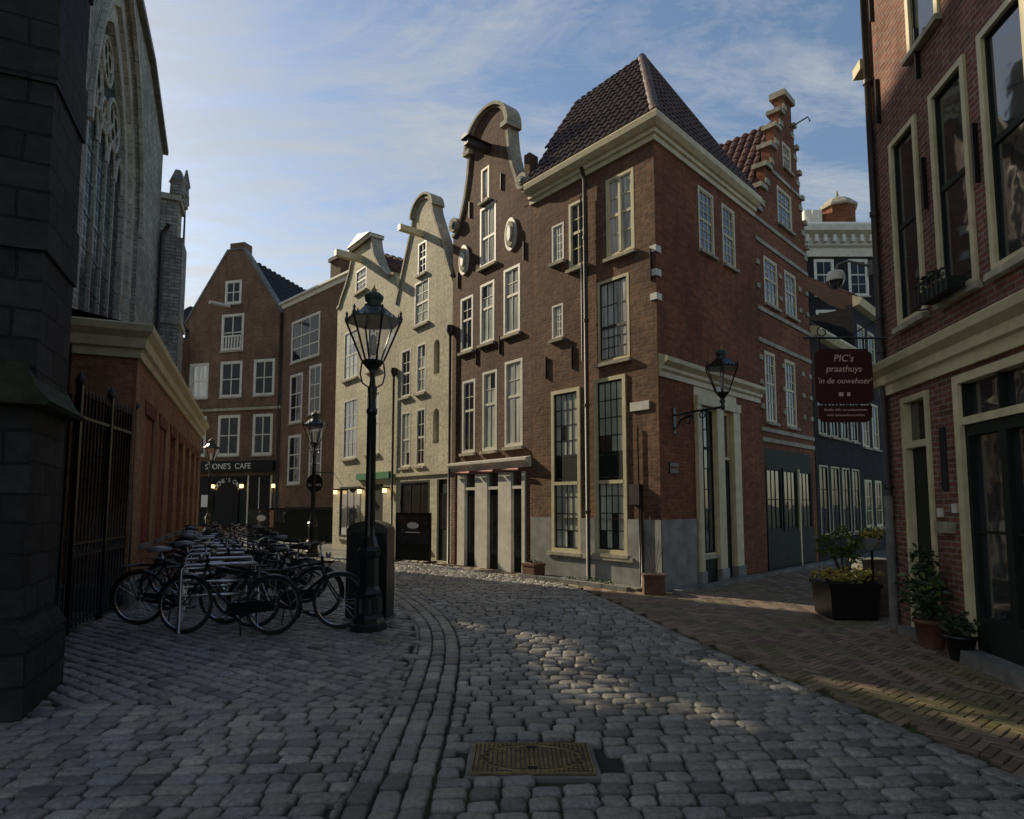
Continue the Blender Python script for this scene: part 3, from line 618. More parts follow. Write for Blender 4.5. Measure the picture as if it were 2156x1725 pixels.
for (a_,c_,d_,e_) in ((7.1,7.42,5.3,6.3),(7.1,7.42,3.3,4.3)):
    r=(c_-a_)/2;nich.append([(a_,d_),(c_,d_)]+[(a_+r+r*math.cos(math.radians(t)),e_-r+r*math.sin(math.radians(t))) for t in range(0,181,30)])
b.facade('front_wall','cream',[(4.78,-.05),(8.08,-.05),(8.08,7.75)]+outR[1:]+top+outL[:-1]+[(4.78,7.75)],[rect(*q) for q in WC]+nich,thick=.3)
for nn in nich: b.facade('niches','sand',nn,y=.12,thick=0)
for q,gg in zip(WC[:6],('g_dark','g_grey','g_dark','g_grey','g_grey','g_dark')): win(b,*q,2,[2,2],'white','white',gl=gg,rails=(q[2]+.5*(q[3]-q[2]),),fw=.05)
win(b,*WC[6],3,[2,1],'dkwood',gl='g_dark',rails=(1.0,));b.box('door','dkwood',7.35,7.88,.06,.14,.03,2.28);b.box('door_glass','g_dark',7.44,7.79,.05,.1,.9,1.9)
b.ribbon('gable_coping','sand',outR[1:]+top+outL[:-1],-.05,.32,-.08);b.ribbon('arch_pediment','sand',[(c+.62*math.cos(math.radians(t)),10.42+.5*math.sin(math.radians(t))) for t in range(0,181,15)],-.1,.34,-.07)
b.box('hoist_beam','trim',c-.08,c+.08,-.8,0,9.65,9.82);b.box('string_course','cream',4.8,8.06,-.05,0,2.42,2.52)
b.box('body','cream',4.82,8.04,.25,7,0,7.7)
b.roof('roof_tiles','slate',[(4.8,.3,7.75),(c,.3,9.7),(c,7,9.7),(4.8,7,7.75)],.25,.34);b.roof('roof_tiles','tile',[(8.06,.3,7.75),(8.06,7,7.75),(c,7,9.7),(c,.3,9.7)],.25,.34)
b.tube('drainpipe','pipe',[(4.8,-.07,0),(4.8,-.07,5.6)],.035,6);b.lathe('drainpipe','pipe',(4.8,-.07,5.6),[(.04,0),(.11,.15),(.11,.28)],6);b.finish()
b=Bld('cream_gable_house',P0,LD);c=2.1
half=[(2.6,8.85),(2.5,9.0),(2.1,9.05),(1.7,9.3),(1.3,9.7),(1.0,10.1),(.82,10.5),(.78,10.85)]
outR=[(c+x,z) for x,z in half];outL=[(c-x if c-x>0 else 0.0,z) for x,z in reversed(half)];outL[-1]=(0,8.85);outL[-2]=(.02,9.0);outL[-3]=(.25,9.05)
WD=[(1.6,2.5,9.15,10.0),(.7,1.9,6.1,7.9),(2.7,3.6,6.1,7.9),(.8,1.95,3.2,5.35),(2.7,3.7,3.25,5.35),(2.9,4.05,.03,2.24),(.6,2.4,.4,2.2)]
b.facade('front_wall','cream',[(0,-.05),(4.78,-.05),(4.78,8.85)]+outR[1:]+outL,[rect(*q) for q in WD],thick=.3)
for q,gg in zip(WD[:5],('g_dark','g_grey','g_dark','g_dark','g_grey')): win(b,*q,3,[2,2],'white','white',gl=gg,rails=(q[2]+.5*(q[3]-q[2]),),fw=.06)
b.box('doors','dkwood',2.9,4.05,.06,.14,.03,2.24);win(b,*WD[6],3,1,'dkwood',gl='g_dark')
b.ribbon('gable_coping','sand',outR[1:]+outL[:-1],-.06,.36,-.09);b.box('gable_cap','white',c-.9,c+.9,-.15,.4,10.85,10.95);b.prism('gable_cap','white',[(c-.95,10.95),(c+.95,10.95),(c,11.2)],-.2,.4)
b.box('hoist_beam','trim',c-.1,c+.1,-1.0,0,10.2,10.42);b.box('shop_sign','signg',2.2,4.6,-.1,0,2.4,2.62)
for u in (.5,2.55,4.4): b.box('wall_lamp','lit',u,u+.09,-.2,-.1,1.95,2.08);b.box('wall_lamp','iron',u-.02,u+.11,-.22,0,2.08,2.14)
b.box('body','cream',.04,4.74,.25,8,0,8.8)
b.roof('roof_tiles','tiler',[(0,.3,8.85),(c,.3,10.7),(c,8,10.7),(0,8,8.85)],.25,.34);b.roof('roof_tiles','tiler',[(4.76,.3,8.85),(4.76,8,8.85),(c,8,10.7),(c,.3,10.7)],.25,.34)
b.finish()
b=Bld('hanging_pub_sign',(P0[0],P0[1]),(1,0));
b.tube('arm','iron',[(.1,.1,2.75),(-.6,-.5,2.75)],.02,6);b.disc('disc','iron',-.55,2.35,.3,.33,-.5,-.42);b.disc('rim','gold',-.55,2.35,.31,.34,-.49,-.43)
b.disc('mark','gold',-.55,2.46,.06,.09,-.52,-.5,12);b.text('GARVIN',.13,(-.55,-.51,2.28),'signw');b.finish()
# ------------------------------------------------------------------ background buildings
b=Bld('brick_house',(-13.2,34.9),(.724,-.69))
WX=[(1.05,4.2,9.4,11.8),(1.05,2.5,6.0,8.75),(3.2,4.45,6.3,8.95),(1.05,2.5,2.65,5.35),(3.4,4.7,2.8,5.5)]
b.facade('front_wall','b_cafe',rect(0,7.5,-.05,12.9),[rect(*q) for q in WX])
for q in WX: win(b,*q,3 if q[1]-q[0]>2 else 2,[2,1],'white','white',gl='g_low',rails=(q[2]+.6*(q[3]-q[2]),),fw=.12,mw=.06)
b.sweep('cornice','white',[(0,3),(0,0),(7.5,0)],[(0,12.8),(.06,12.8),(.1,12.98),(.22,13.05),(.22,13.15),(0,13.22)])
b.box('body','b_cafe',.05,7.5,.2,8,0,12.8);b.box('chimney','b_dark',4.6,5.6,.3,1.2,13,14.4);b.box('chimney','greystone',4.5,5.7,.2,1.3,14.4,14.6)
b.tube('drainpipe','pipe',[(-.05,-.1,0),(-.05,-.1,12.6)],.08,6)
b.sweep('base_band','greystone',[(0,0),(7.5,0)],[(0,0),(.06,0),(.06,1.0),(0,1.05)]);b.finish()
CP=(-19.3,36.5);CD=nrm(CP,(-13.2,34.9))
b=Bld('brick_cafe',CP,CD)
WX=[(2.25,3.4,13.4,14.85),(2.1,3.65,10.55,12.8),(-.04,1.32,7.8,9.95),(2.15,3.65,7.8,9.95),(4.43,5.84,7.8,9.95),(0,1.31,4.35,6.75),(2.13,3.64,4.35,6.75),(4.5,5.82,4.35,6.75)]
b.facade('front_wall','b_cafe',[(-.5,-.05),(6.25,-.05),(6.25,12.5),(3.4,16.7),(2.4,16.7),(-.5,12.4)],[rect(*q) for q in WX]+[rect(.9,6.0,.3,3.2)],thick=.4)
for i,q in enumerate(WX): win(b,*q,2,[1,1],'white',gl=['g_low','g_low','g_curt','g_low','g_low','g_low','g_low','g_low'][i],rails=(q[2]+.5*(q[3]-q[2]),),fw=.14,mw=.07)
b.box('balcony_panel','white',2.25,3.5,-.05,.0,10.6,11.5)
for i in range(6): b.box('balcony_gaps','blk',2.35+i*.2,2.42+i*.2,-.06,-.04,10.75,11.4)
b.box('cornice','sand',-.6,6.35,-.12,0,7.0,7.15)
b.tube('hoist_beam','white',[(2.6,0,13.3),(2.4,-1.4,13.1)],.1,6);b.ribbon('gable_coping','greystone',[(6.25,12.5),(3.4,16.7),(2.4,16.7),(-.5,12.4)],-.05,.45,-.12)
b.box('chimney','b_cafe',2.4,3.4,.1,.8,16.7,17.2)
b.box('fascia','blk',.8,6.15,-.35,-.05,3.42,4.05);b.text("STONE'S  CAFE",.46,(3.2,-.36,3.72),'signw')
b.box('shopfront','dkwood',.9,6.0,.05,.15,.2,3.3);b.box('shop_glass','blk',1.1,2.0,0,.1,1.0,3.0);b.box('shop_glass','blk',4.4,5.8,0,.1,1.1,3.1);b.box('door','blk',2.3,3.7,-.02,.1,.1,3.0)
b.box('shopfront','white',4.3,4.38,-.04,.1,.3,3.2);b.box('shopfront','white',5.82,5.9,-.04,.1,.3,3.2);b.box('shopfront','white',5.05,5.1,-.03,.1,1.1,3.1)
for i,ch in enumerate("STONE'S CAF\u00c9"):
    t=math.radians(160-i*12.7);b.text(ch,.34,(3.0+.85*math.cos(t),-.06,2.2+.75*math.sin(t)),'signw',spin=t-math.pi/2)
for u in (2.0,3.95,6.05): b.box('wall_lamp','lit',u,u+.14,-.25,-.1,2.5,2.7);b.box('wall_lamp','iron',u-.03,u+.17,-.28,0,2.7,2.78)
b.box('menu_board','signw',1.25,1.8,-.1,-.03,1.4,2.1)
b.roof('roof_slates','slate',[(6.4,.3,12.4),(6.4,10,12.4),(2.9,10,16.6),(2.9,.3,16.6)],.5,.6);b.roof('roof_slates','slate',[(-.6,.3,12.4),(2.9,.3,16.6),(2.9,10,16.6),(-.6,10,12.4)],.5,.6)
b.box('body','b_cafe',-.4,6.2,.5,10,0,12.3);b.finish()
b=Bld('brick_house',(-25,37),CD);b.box('wall','b_cafe',2.5,5.4,.4,9,0,11.5);b.roof('roof_slates','slate',[(2.5,.2,11.5),(5.4,.2,11.5),(5.4,4,14.6),(2.5,4,14.6)],.4,.5);win(b,4.0,5.2,8,10,2,2,'white',y=.35,gl='g_low');b.finish()
# ------------------------------------------------------------------ church
CD2=(-.386,.9225);CHP=(-7.3,9.2)
b=Bld('gothic_church',CHP,CD2)
def parch(u0,u1,z0,zs_,za,n=10):
    w=(u1-u0);pts=[(u0,z0),(u1,z0)]
    h=za-zs_;R=(h*h+w*w/4)/w
    for i in range(n+1):
        t=math.asin(h/R)*i/n;pts.append((u1-R+R*math.cos(t),zs_+R*math.sin(t)))
    for i in range(n-1,-1,-1):
        t=math.asin(h/R)*i/n;pts.append((u0+R-R*math.cos(t),zs_+R*math.sin(t)))
    return pts
o1=parch(2.35,8.05,3.9,9.0,13.9);o2=parch(2.6,7.75,4.1,9.1,13.5);o3=parch(2.85,7.45,4.3,9.2,13.05)
b.facade('nave_wall','church',[(-.3,0),(11.7,0),(11.7,13.4),(8.5,14.4),(3,14.6),(-.3,14.6)],[o1],thick=.35,rev=.1)
def ring(pa_,pb_,ya,yb,mat):
    n_=len(pa_);b.add('window_jambs',mat,[(p[0],ya,p[1]) for p in pa_]+[(p[0],yb,p[1]) for p in pb_],[(i,(i+1)%n_,(i+1)%n_+n_,i+n_) for i in range(n_)])
ring(o1,o2,.1,.12,'dressed');ring(o2,o2,.12,.22,'dressed');ring(o2,o3,.22,.24,'dressed');ring(o3,o3,.24,.4,'dressed')
b.ribbon('hood_mould','dressed',o1[2:],-.1,.05,-.12)
b.facade('leaded_glass','g_church',o3,y=.38,thick=0)
ua,ub=2.85,7.45
for i in range(1,5):
    u=ua+(ub-ua)*i/5;b.box('mullions','dressed',u-.035,u+.035,.32,.4,4.3,10.0)
for i in range(8): b.box('saddle_bars','iron',ua,ub,.36,.37,4.9+i*.75,4.92+i*.75)
for i in range(5):
    u=ua+(ub-ua)*i/5;pp=parch(u+.05,u+.87,9.7,9.8,10.6,6)[2:];b.tube('tracery','dressed',[(p[0],.34,p[1]) for p in pp],.05,5)
uc=(ua+ub)/2
for cu,cz,r in ((uc-.95,11.0,.6),(uc+.95,11.0,.6),(uc,12.05,.52),(uc,10.7,.38)):
    b.tube('tracery','dressed',[(cu+r*math.cos(t*math.pi/10),.34,cz+r*math.sin(t*math.pi/10)) for t in range(20)],.055,5,True)
    for q in range(3):
        a_=q*2.094+.5;b.tube('tracery','dressed',[(cu+r*.48*math.cos(a_)+r*.42*math.cos(t*math.pi/6),.34,cz+r*.48*math.sin(a_)+r*.42*math.sin(t*math.pi/6)) for t in range(12)],.03,4,True)
b.ribbon('wall_coping','greystone',[(11.75,13.4),(8.5,14.4),(3,14.6),(-.3,14.6)],-.15,.6,-.18)
# hollow nave: roof, inner walls, and an unseen end wall whose added openings shape sun streaks on the street
b.box('nave_roof','slate',-.3,11.7,2.0,9,16.5,16.7);b.add('nave_roof','slate',[(-.3,.4,13.3),(11.7,.4,13.3),(11.7,2.0,16.5),(-.3,2.0,16.5)],[(0,1,2,3)])
b.box('nave_far_wall','church',-.3,11.7,8.6,9,0,16.5);b.box('nave_near_wall','church',-.3,0,.6,8.6,0,16.4);b.box('nave_floor','greystone',0,11.4,.4,8.6,-.02,.05)
su=SUNH[0]*CD2[0]+SUNH[1]*CD2[1];sn=SUNH[0]*(-CD2[1])+SUNH[1]*(CD2[0])
def togl(x,y,U=11.5):
    rx,ry=x-CHP[0],y-CHP[1];u0=rx*CD2[0]+ry*CD2[1];n0=rx*(-CD2[1])+ry*CD2[0]
    d=(U-u0)/su;return (n0+sn*d,TEL*d)
lights=[[(-.02,8.2),(.58,8.2),(.70,7.15),(.06,7.15)],[(.08,7.10),(.72,7.08),(.90,6.0),(.24,6.0)],[(.28,5.95),(.94,5.94),(1.12,5.0),(.56,5.0)],  # wanted sun streaks on the ground; the end wall openings are cut from these
 [(-.72,8.8),(-.36,8.8),(-.42,7.8),(-.68,7.8)],
 [(2.45,6.5),(2.8,6.55),(3.35,5.5),(3.0,5.4)],[(3.05,5.3),(3.42,5.35),(3.95,4.35),(3.55,4.25)],[(1.85,6.6),(2.05,6.6),(2.5,5.5),(2.28,5.5)],[(1.25,5.3),(1.5,5.3),(1.7,4.6),(1.42,4.6)]]
holes=[]
for L_ in lights:
    h=[togl(x,y) for x,y in L_]
    if all(.45<p[0]<8.5 and 1<p[1]<16.3 and p[1]<13.0+max(0,min(p[0]-.4,1.6))*2 for p in h): holes.append(h)
b.fr((CHP[0]+11.5*CD2[0],CHP[1]+11.5*CD2[1]),(-CD2[1],CD2[0]))
b.facade('nave_end_sun_mask','church',[(.4,0),(8.6,0),(8.6,16.5),(2.0,16.5),(.4,13.3)],holes,thick=0,rev=.0)
b.fr(CHP,CD2)
b.box('buttress','church',11.75,13.1,-.7,1.2,0,10.6);b.box('buttress','dressed',11.72,13.15,-.75,1.25,7.6,7.8);b.box('buttress','church',11.85,13.0,-.5,1.1,10.6,12.0);b.box('buttress','dressed',11.75,13.1,-.6,1.2,11.9,12.1)
for u,y,h in ((11.9,-.45,.9),(12.35,-.45,.55),(12.8,-.45,.8),(12.4,.4,.7),(12.9,.5,.5)):
    b.lathe('pinnacles','church',(u,y,12.1),[(.26,0),(.24,h*.5),(.3,h*.55),(.12,h)],5,False)
b.tube('finial','iron',[(12.95,-.6,9.6),(12.95,-.6,13.6)],[.05,.02],6);b.lathe('pinnacles','greystone',(12.95,-.6,12.3),[(.14,0),(.1,.6),(.16,.7),(.03,1.3)],6,False)
b.box('buttress','church',13.1,13.5,-.4,1.2,0,8.0);b.prism('buttress','greystone',[(13.1,8.0),(13.5,8.0),(13.1,9.0)],-.4,1.2)
b.tube('drainpipe','pipe',[(11.5,-.12,4),(11.5,-.12,10.5),(11.5,-.3,10.9)],.07,6)
b.fr((0,0),(1,0));b.vprism('unseen_sun_block','church',[(-17,21.35),(-17,25.3),(-21,28.3),(-21,24.35)],0,22.8)  # unseen block added to keep the sun off the right-hand building
b.fr((-3.63,4.72),(.9225,.386))
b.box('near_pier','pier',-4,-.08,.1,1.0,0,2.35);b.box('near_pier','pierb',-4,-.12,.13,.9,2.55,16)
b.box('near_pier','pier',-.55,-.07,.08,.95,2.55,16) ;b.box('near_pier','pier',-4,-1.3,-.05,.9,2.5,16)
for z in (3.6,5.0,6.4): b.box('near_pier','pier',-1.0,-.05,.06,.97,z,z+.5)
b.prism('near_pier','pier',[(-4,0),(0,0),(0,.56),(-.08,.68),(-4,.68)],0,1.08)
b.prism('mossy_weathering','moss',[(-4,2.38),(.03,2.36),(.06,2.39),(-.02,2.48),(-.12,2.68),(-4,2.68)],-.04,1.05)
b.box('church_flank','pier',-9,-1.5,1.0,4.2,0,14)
b.finish()
# ------------------------------------------------------------------ annex
AP=(-5.95,9.66)
b=Bld('brick_annex',AP,CD2)
pan=[(1.0+i*1.75,2.05+i*1.75,.9,3.15) for i in range(7)]
b.facade('side_wall','b_annex',rect(0,13.3,-.05,4.0),[rect(*q) for q in pan],thick=0,rev=.12)
for i,q in enumerate(pan):
    b.box('blind_panels','b_annex',q[0],q[1],.1,.15,q[2],q[3]);b.box('sills','greystone',q[0]-.05,q[1]+.05,-.05,.06,q[2]-.08,q[2]-.003)
    b.prism('brick_arches','b_red',[(q[0]-.05,3.152),(q[1]+.05,3.152),(q[1]+.12,3.38),(q[0]-.12,3.38)],-.02,.02)
for q in pan[:2]: b.box('red_shutters','redw',q[0]+.05,q[0]+.48,.03,.1,q[2]+.02,q[3]-.02);b.box('red_shutters','redw',q[0]+.52,q[1]-.05,.03,.1,q[2]+.02,q[3]-.02)
b.sweep('cornice','trim',[(0,1.4),(0,0),(13.3,0)],[(0,3.9),(.05,3.9),(.06,4.02),(.12,4.05),(.13,4.2),(.22,4.3),(.23,4.4),(.2,4.43),(0,4.46)])
b.add('roof','slate',[(0,0,4.44),(13.3,0,4.44),(13.3,1.4,4.7),(0,1.4,4.7)],[(0,1,2,3)])
b.box('front_wall','b_annex',0,.2,.001,1.4,-.05,4.43);b.box('body','b_annex',.25,13.25,.2,1.4,0,4.4)
b.sweep('plinth','greystone',[(0,1.4),(0,0),(13.3,0)],[(0,0),(.05,0),(.05,.35),(0,.4)])
b.tube('drainpipe','pipe',[(-.06,.9,.0),(-.06,.9,4.2)],.04,6);b.finish()
GP=(-5.48,7.76);GD=nrm(GP,(-6.01,9.75))
b=Bld('iron_gate',GP,GD)
for i in range(18):
    u=.02+i*.118;b.tube('bars','iron',[(u,0,.05),(u,0,2.95)],.013,5);b.lathe('spear_tips','iron',(u,0,2.95),[(.013,0),(.03,.04),(.0,.16)],5)
    if i<17: b.tube('rings','iron',[(u+.059+.045*math.cos(t*math.pi/5),0,1.02+.045*math.sin(t*math.pi/5)) for t in range(10)],.008,4,True)
for z in (.12,.95,1.1,2.7): b.box('rails','iron',0,2.06,-.02,.02,z-.02,z+.02)
for u in (-.03,1.03,2.06): b.box('posts','iron',u-.035,u+.035,-.035,.035,0,3.1);b.lathe('post_caps','iron',(u,0,3.1),[(.05,0),(.07,.06),(.03,.12),(.0,.2)],8)
for i in range(6): u=-.15-i*.14;b.tube('bars','iron',[(u,0,.05),(u,0,2.95)],.013,5)
b.finish(True)
# ------------------------------------------------------------------ right building
RD=(-.139,-.990);RP=(5.0,8.2)
b=Bld('brick_shop_building',RP,RD)
upw=[(.52,1.19),(1.5,2.19),(2.42,3.12),(3.4,4.1),(4.4,5.1),(5.4,6.1),(6.4,7.1),(7.8,8.5),(9.3,10.0)]
WR=[(a,c,3.82,6.25) for a,c in upw]+[(a,c,7.0,8.9) for i,(a,c) in enumerate(upw) if i>1]+[(1.12,1.8,7.0,8.9)]
b.facade('front_wall','b_pink',rect(0,14,3.0,9.6),[rect(*q) for q in WR],thick=0,rev=.09)
for q in WR: win(b,*q,1,[1,1],'trim','dkwood','g_dark',rails=(q[2]+.52*(q[3]-q[2]),),fw=.07,pr=.03)
b.facade('ground_wall','b_pink',rect(0,14,-.05,3.0),[rect(.48,1.12,.02,2.92),rect(1.68,6.0,.02,2.95),rect(7,8,.02,2.9)],thick=0)
b.box('door_frame','trim',.48,.55,-.03,.15,0,2.92);b.box('door_frame','trim',1.05,1.12,-.03,.15,0,2.92);b.box('door_frame','trim',.55,1.05,-.03,.15,2.85,2.92);b.box('door_frame','trim',.55,1.05,-.02,.15,2.28,2.36)
b.box('door','dkwood',.55,1.05,.06,.14,.1,2.28);b.box('door_glass','g_dark',.55,1.05,.06,.1,2.36,2.85);b.box('step','greystone',.4,1.2,-.15,.1,-.03,.1)
b.box('niche','blk',1.3,1.42,-.012,.0,1.75,2.45);b.box('plates','white',1.2,1.28,-.03,0,1.45,1.55);b.box('plates','white',1.5,1.58,-.03,0,1.5,1.6);b.box('letter_box','sand',1.25,1.5,-.08,0,1.28,1.4)
b.box('shopfront','trim',1.68,1.78,-.05,.15,0,2.95);b.box('shopfront','trim',1.78,6.0,-.05,.15,2.86,2.95);b.box('shopfront','trim',1.78,6.0,-.03,.15,2.42,2.5)
for u in (1.78,2.38,2.98,3.58,4.18,4.78,5.38):
    b.box('shop_doors','dkwood',u,u+.05,0,.12,.12,2.42);b.box('shop_doors','dkwood',u+.55,u+.6,0,.12,.12,2.42);b.box('shop_doors','dkwood',u+.05,u+.55,0,.12,.12,.45)
    b.box('shop_doors','dkwood',u+.05,u+.55,.0,.12,2.3,2.42);b.box('shop_glass','g_dark',u+.05,u+.55,.06,.1,.45,2.3);b.box('shop_glass','g_dark',u+.02,u+.58,.06,.1,2.5,2.86);b.box('shop_doors','dkwood',u+.06,u+.54,.03,.08,1.3,1.33)
    b.box('shopfront','dkwood',u-.012,u+.012,-.01,.12,2.5,2.86)
b.box('step','greystone',1.6,6.1,-.2,.15,-.03,.12)
b.sweep('cornice','trim',[(-.0,2),(0,0),(14,0)],[(0,3.02),(.04,3.02),(.05,3.14),(.1,3.16),(.11,3.26),(.2,3.33),(.22,3.41),(.18,3.44),(0,3.48)])
b.sweep('eaves_cornice','trim',[(0,3),(0,0),(14,0)],[(0,9.3),(.08,9.3),(.12,9.5),(.35,9.65),(.4,9.8),(0,9.9)])
b.box('side_wall','b_pink',.0,.2,.001,8,-.05,9.6);b.box('body','b_dark',.25,14,.25,8,0,9.6)
for u,z in ((.3,6.7),(1.33,5.0),(1.33,6.6),(2.3,4.8),(.25,8.2),(2.3,6.9)): b.box('anchors','iron',u-.012,u+.012,-.05,0,z,z+.62)
b.tube('drainpipe','pipe',[(.1,-.055,0),(.1,-.055,9.3)],.045,8)
b.lathe('drainpipe','greystone',(.1,-.055,0),[(.055,0),(.055,1.7)],10)
for z in (1.8,3.6,5.5,7.4): b.lathe('drainpipe','pipe',(.1,-.055,z),[(.06,0),(.06,.06)],8)
b.box('hoist_beam','trim',-.25,0,-.1,.1,7.7,7.85)
b.finish()
def leaves(b,part,mat,c,r,n,s,flat=1.):
    for _ in range(n):
        while True:
            p=Vector((random.uniform(-1,1),random.uniform(-1,1),random.uniform(-1,1)))
            if .25<p.length<1: break
        q=Vector(c)+Vector((p.x*r[0],p.y*r[1],p.z*r[2]));d=Vector((random.gauss(0,1),random.gauss(0,1),random.gauss(0,.6))).normalized();e=d.cross(Vector((random.gauss(0,1),random.gauss(0,1),random.gauss(0,1)))).normalized()
        L=s*random.uniform(.6,1.3);W=L*.45;m_=q+d*L*.5+Vector((0,0,L*.1))
        b.add(part,mat,[tuple(q),tuple(m_+e*W*.5),tuple(q+d*L),tuple(m_-e*W*.5)],[(0,1,2,3)])
b=Bld('window_flower_box',(RP[0]+1.45*RD[0],RP[1]+1.45*RD[1]),RD)
b.box('box','dkwood',.08,.68,-.26,-.1,3.80,3.92);b.tube('rail','iron',[(0,-.3,4.0),(.75,-.3,4.0)],.01,5);leaves(b,'leaves','leafd',(.25,-.18,4.0),(.22,.1,.12),200,.07);b.tube('rail','iron',[(.0,-.1,3.78),(.0,-.3,3.76),(.75,-.3,3.76)],.01,5)
for i in range(9): b.tube('rail','iron',[(i*.09,-.3,3.76),(i*.09,-.3,4.0)],.006,4)
b.finish(True)
b=Bld('hanging_sign',(4.95,8.0),(1,0))
b.tube('arm','iron',[(0,0,3.78),(-1.1,0,3.78)],.015,6);b.tube('arm','iron',[(0,0,4.1),(-.5,0,3.8)],.01,5)
b.tube('scroll','iron',[(-.85+.09*math.cos(t*.6)*(1-t/20),0,3.86+.09*math.sin(t*.6)*(1-t/20)) for t in range(14)],.009,5)
b.box('links','iron',-.9,-.885,-.008,.008,3.62,3.78);b.box('links','iron',-.32,-.305,-.008,.008,3.62,3.78)
b.prism('board','maroon',[(-.98,2.96),(-.90,2.9),(-.30,2.9),(-.22,2.96),(-.22,3.56),(-.30,3.63),(-.90,3.63),(-.98,3.56)],-.02,.02)
b.prism('lower_board','maroon',[(-.95,2.72),(-.88,2.66),(-.32,2.66),(-.25,2.72),(-.25,2.88),(-.95,2.88)],-.018,.018)
b.text("PIC's",.13,(-.6,-.022,3.5),'sgn',italic=.2);b.text("praathuys",.12,(-.6,-.022,3.36),'sgn',italic=.2);b.text("'in de ouwehoer'",.105,(-.6,-.022,3.2),'sgn',italic=.2)
b.box('emblem','sgn',-.68,-.62,-.026,-.021,3.0,3.05);b.box('emblem','sgn',-.57,-.53,-.026,-.021,3.0,3.05)
b.text("Studio, info- en actiecentrum",.048,(-.6,-.02,2.82),'sgn',italic=.2);b.text("voor sekswerkersrechten",.048,(-.6,-.02,2.75),'sgn',italic=.2);b.finish()
b=Bld('security_camera',(4.95,8.3),(1,0))
b.tube('arm','greystone',[(.1,0,4.85),(-.1,0,4.9),(-.3,0,4.95),(-.44,0,4.9),(-.48,0,4.8)],.018,6);b.lathe('dome','white',(-.48,0,4.62),[(.02,.2),(.1,.17),(.12,.1),(.12,.04)],12);b.lathe('dome','g_dark',(-.48,0,4.6),[(.0,-.06),(.07,-.03),(.1,.03),(.11,.06)],12);b.box('junction_box','greystone',.0,.12,-.06,.06,4.75,4.95);b.finish(True)
# ------------------------------------------------------------------ street lamps
def lamp(x,y,rot=0):
    b=Bld('street_lamp',(x,y),(math.cos(rot),math.sin(rot)))
    b.lathe('plinth','green_iron',(0,0,0),[(.24,0),(.24,.08),(.21,.1),(.2,.16),(.17,.2),(.165,.42),(.18,.46),(.15,.5),(.13,.55),(.125,.9),(.15,.94),(.16,1.0),(.12,1.05),(.1,1.12),(.085,1.18)],8,False)
    for i in range(8):
        a=math.pi/8+i*math.pi/4;b.box('plinth_panels','green_iron',.155*math.cos(a)-.02,.155*math.cos(a)+.02,.155*math.sin(a)-.02,.155*math.sin(a)+.02,.22,.4)
    prof=[(.07,1.18),(.062,1.3),(.058,2.0),(.052,2.75),(.07,2.78),(.075,2.82),(.05,2.86),(.045,2.95),(.06,3.05),(.065,3.1),(.042,3.16),(.03,3.3),(.05,3.34),(.03,3.38)]
    b.lathe('column','green_iron',(0,0,0),prof,14)
    for i in range(10):
        a=i*math.pi/5;b.tube('fluting','green_iron',[(.06*math.cos(a),.06*math.sin(a),1.3),(.052*math.cos(a),.052*math.sin(a),2.72)],.008,4)
    for i in range(4):
        a=i*math.pi/2+.3;ca_,sa_=math.cos(a),math.sin(a);b.tube('arms','green_iron',[(.04*ca_,.04*sa_,3.12),(.13*ca_,.13*sa_,3.18),(.16*ca_,.16*sa_,3.3),(.14*ca_,.14*sa_,3.46)],.011,5)
    lantern(b,(0,0,3.45),1.0);return b.finish(True)
l1=lamp(-1.84,8.04)
for (x,y) in ((-6.1,19.0),(-13.2,27)):
    o=bpy.data.objects.new('street_lamp',l1.data);o.location=(x,y,0);o.rotation_euler=(0,0,.4);sc.collection.objects.link(o)
b=Bld('utility_cabinet',(-2.0,8.75),nrm((0,0),(1,-.1)))
pts=[(-.29,.02),(.29,.02),(.29,1.22)]+[(.29*math.cos(t*math.pi/10),1.22+.14*math.sin(t*math.pi/10)) for t in range(1,10)]+[(-.29,1.22)]
b.prism('body','green_iron',pts,-.12,.25);b.prism('door','dkwood',[(-.23,.1),(.23,.1),(.23,1.2),(-.23,1.2)],-.135,-.12);b.box('base','greystone',-.31,.31,-.15,.28,-.03,.03)
b.box('rim','iron',.235,.25,-.145,-.12,.1,1.2);b.finish(True)
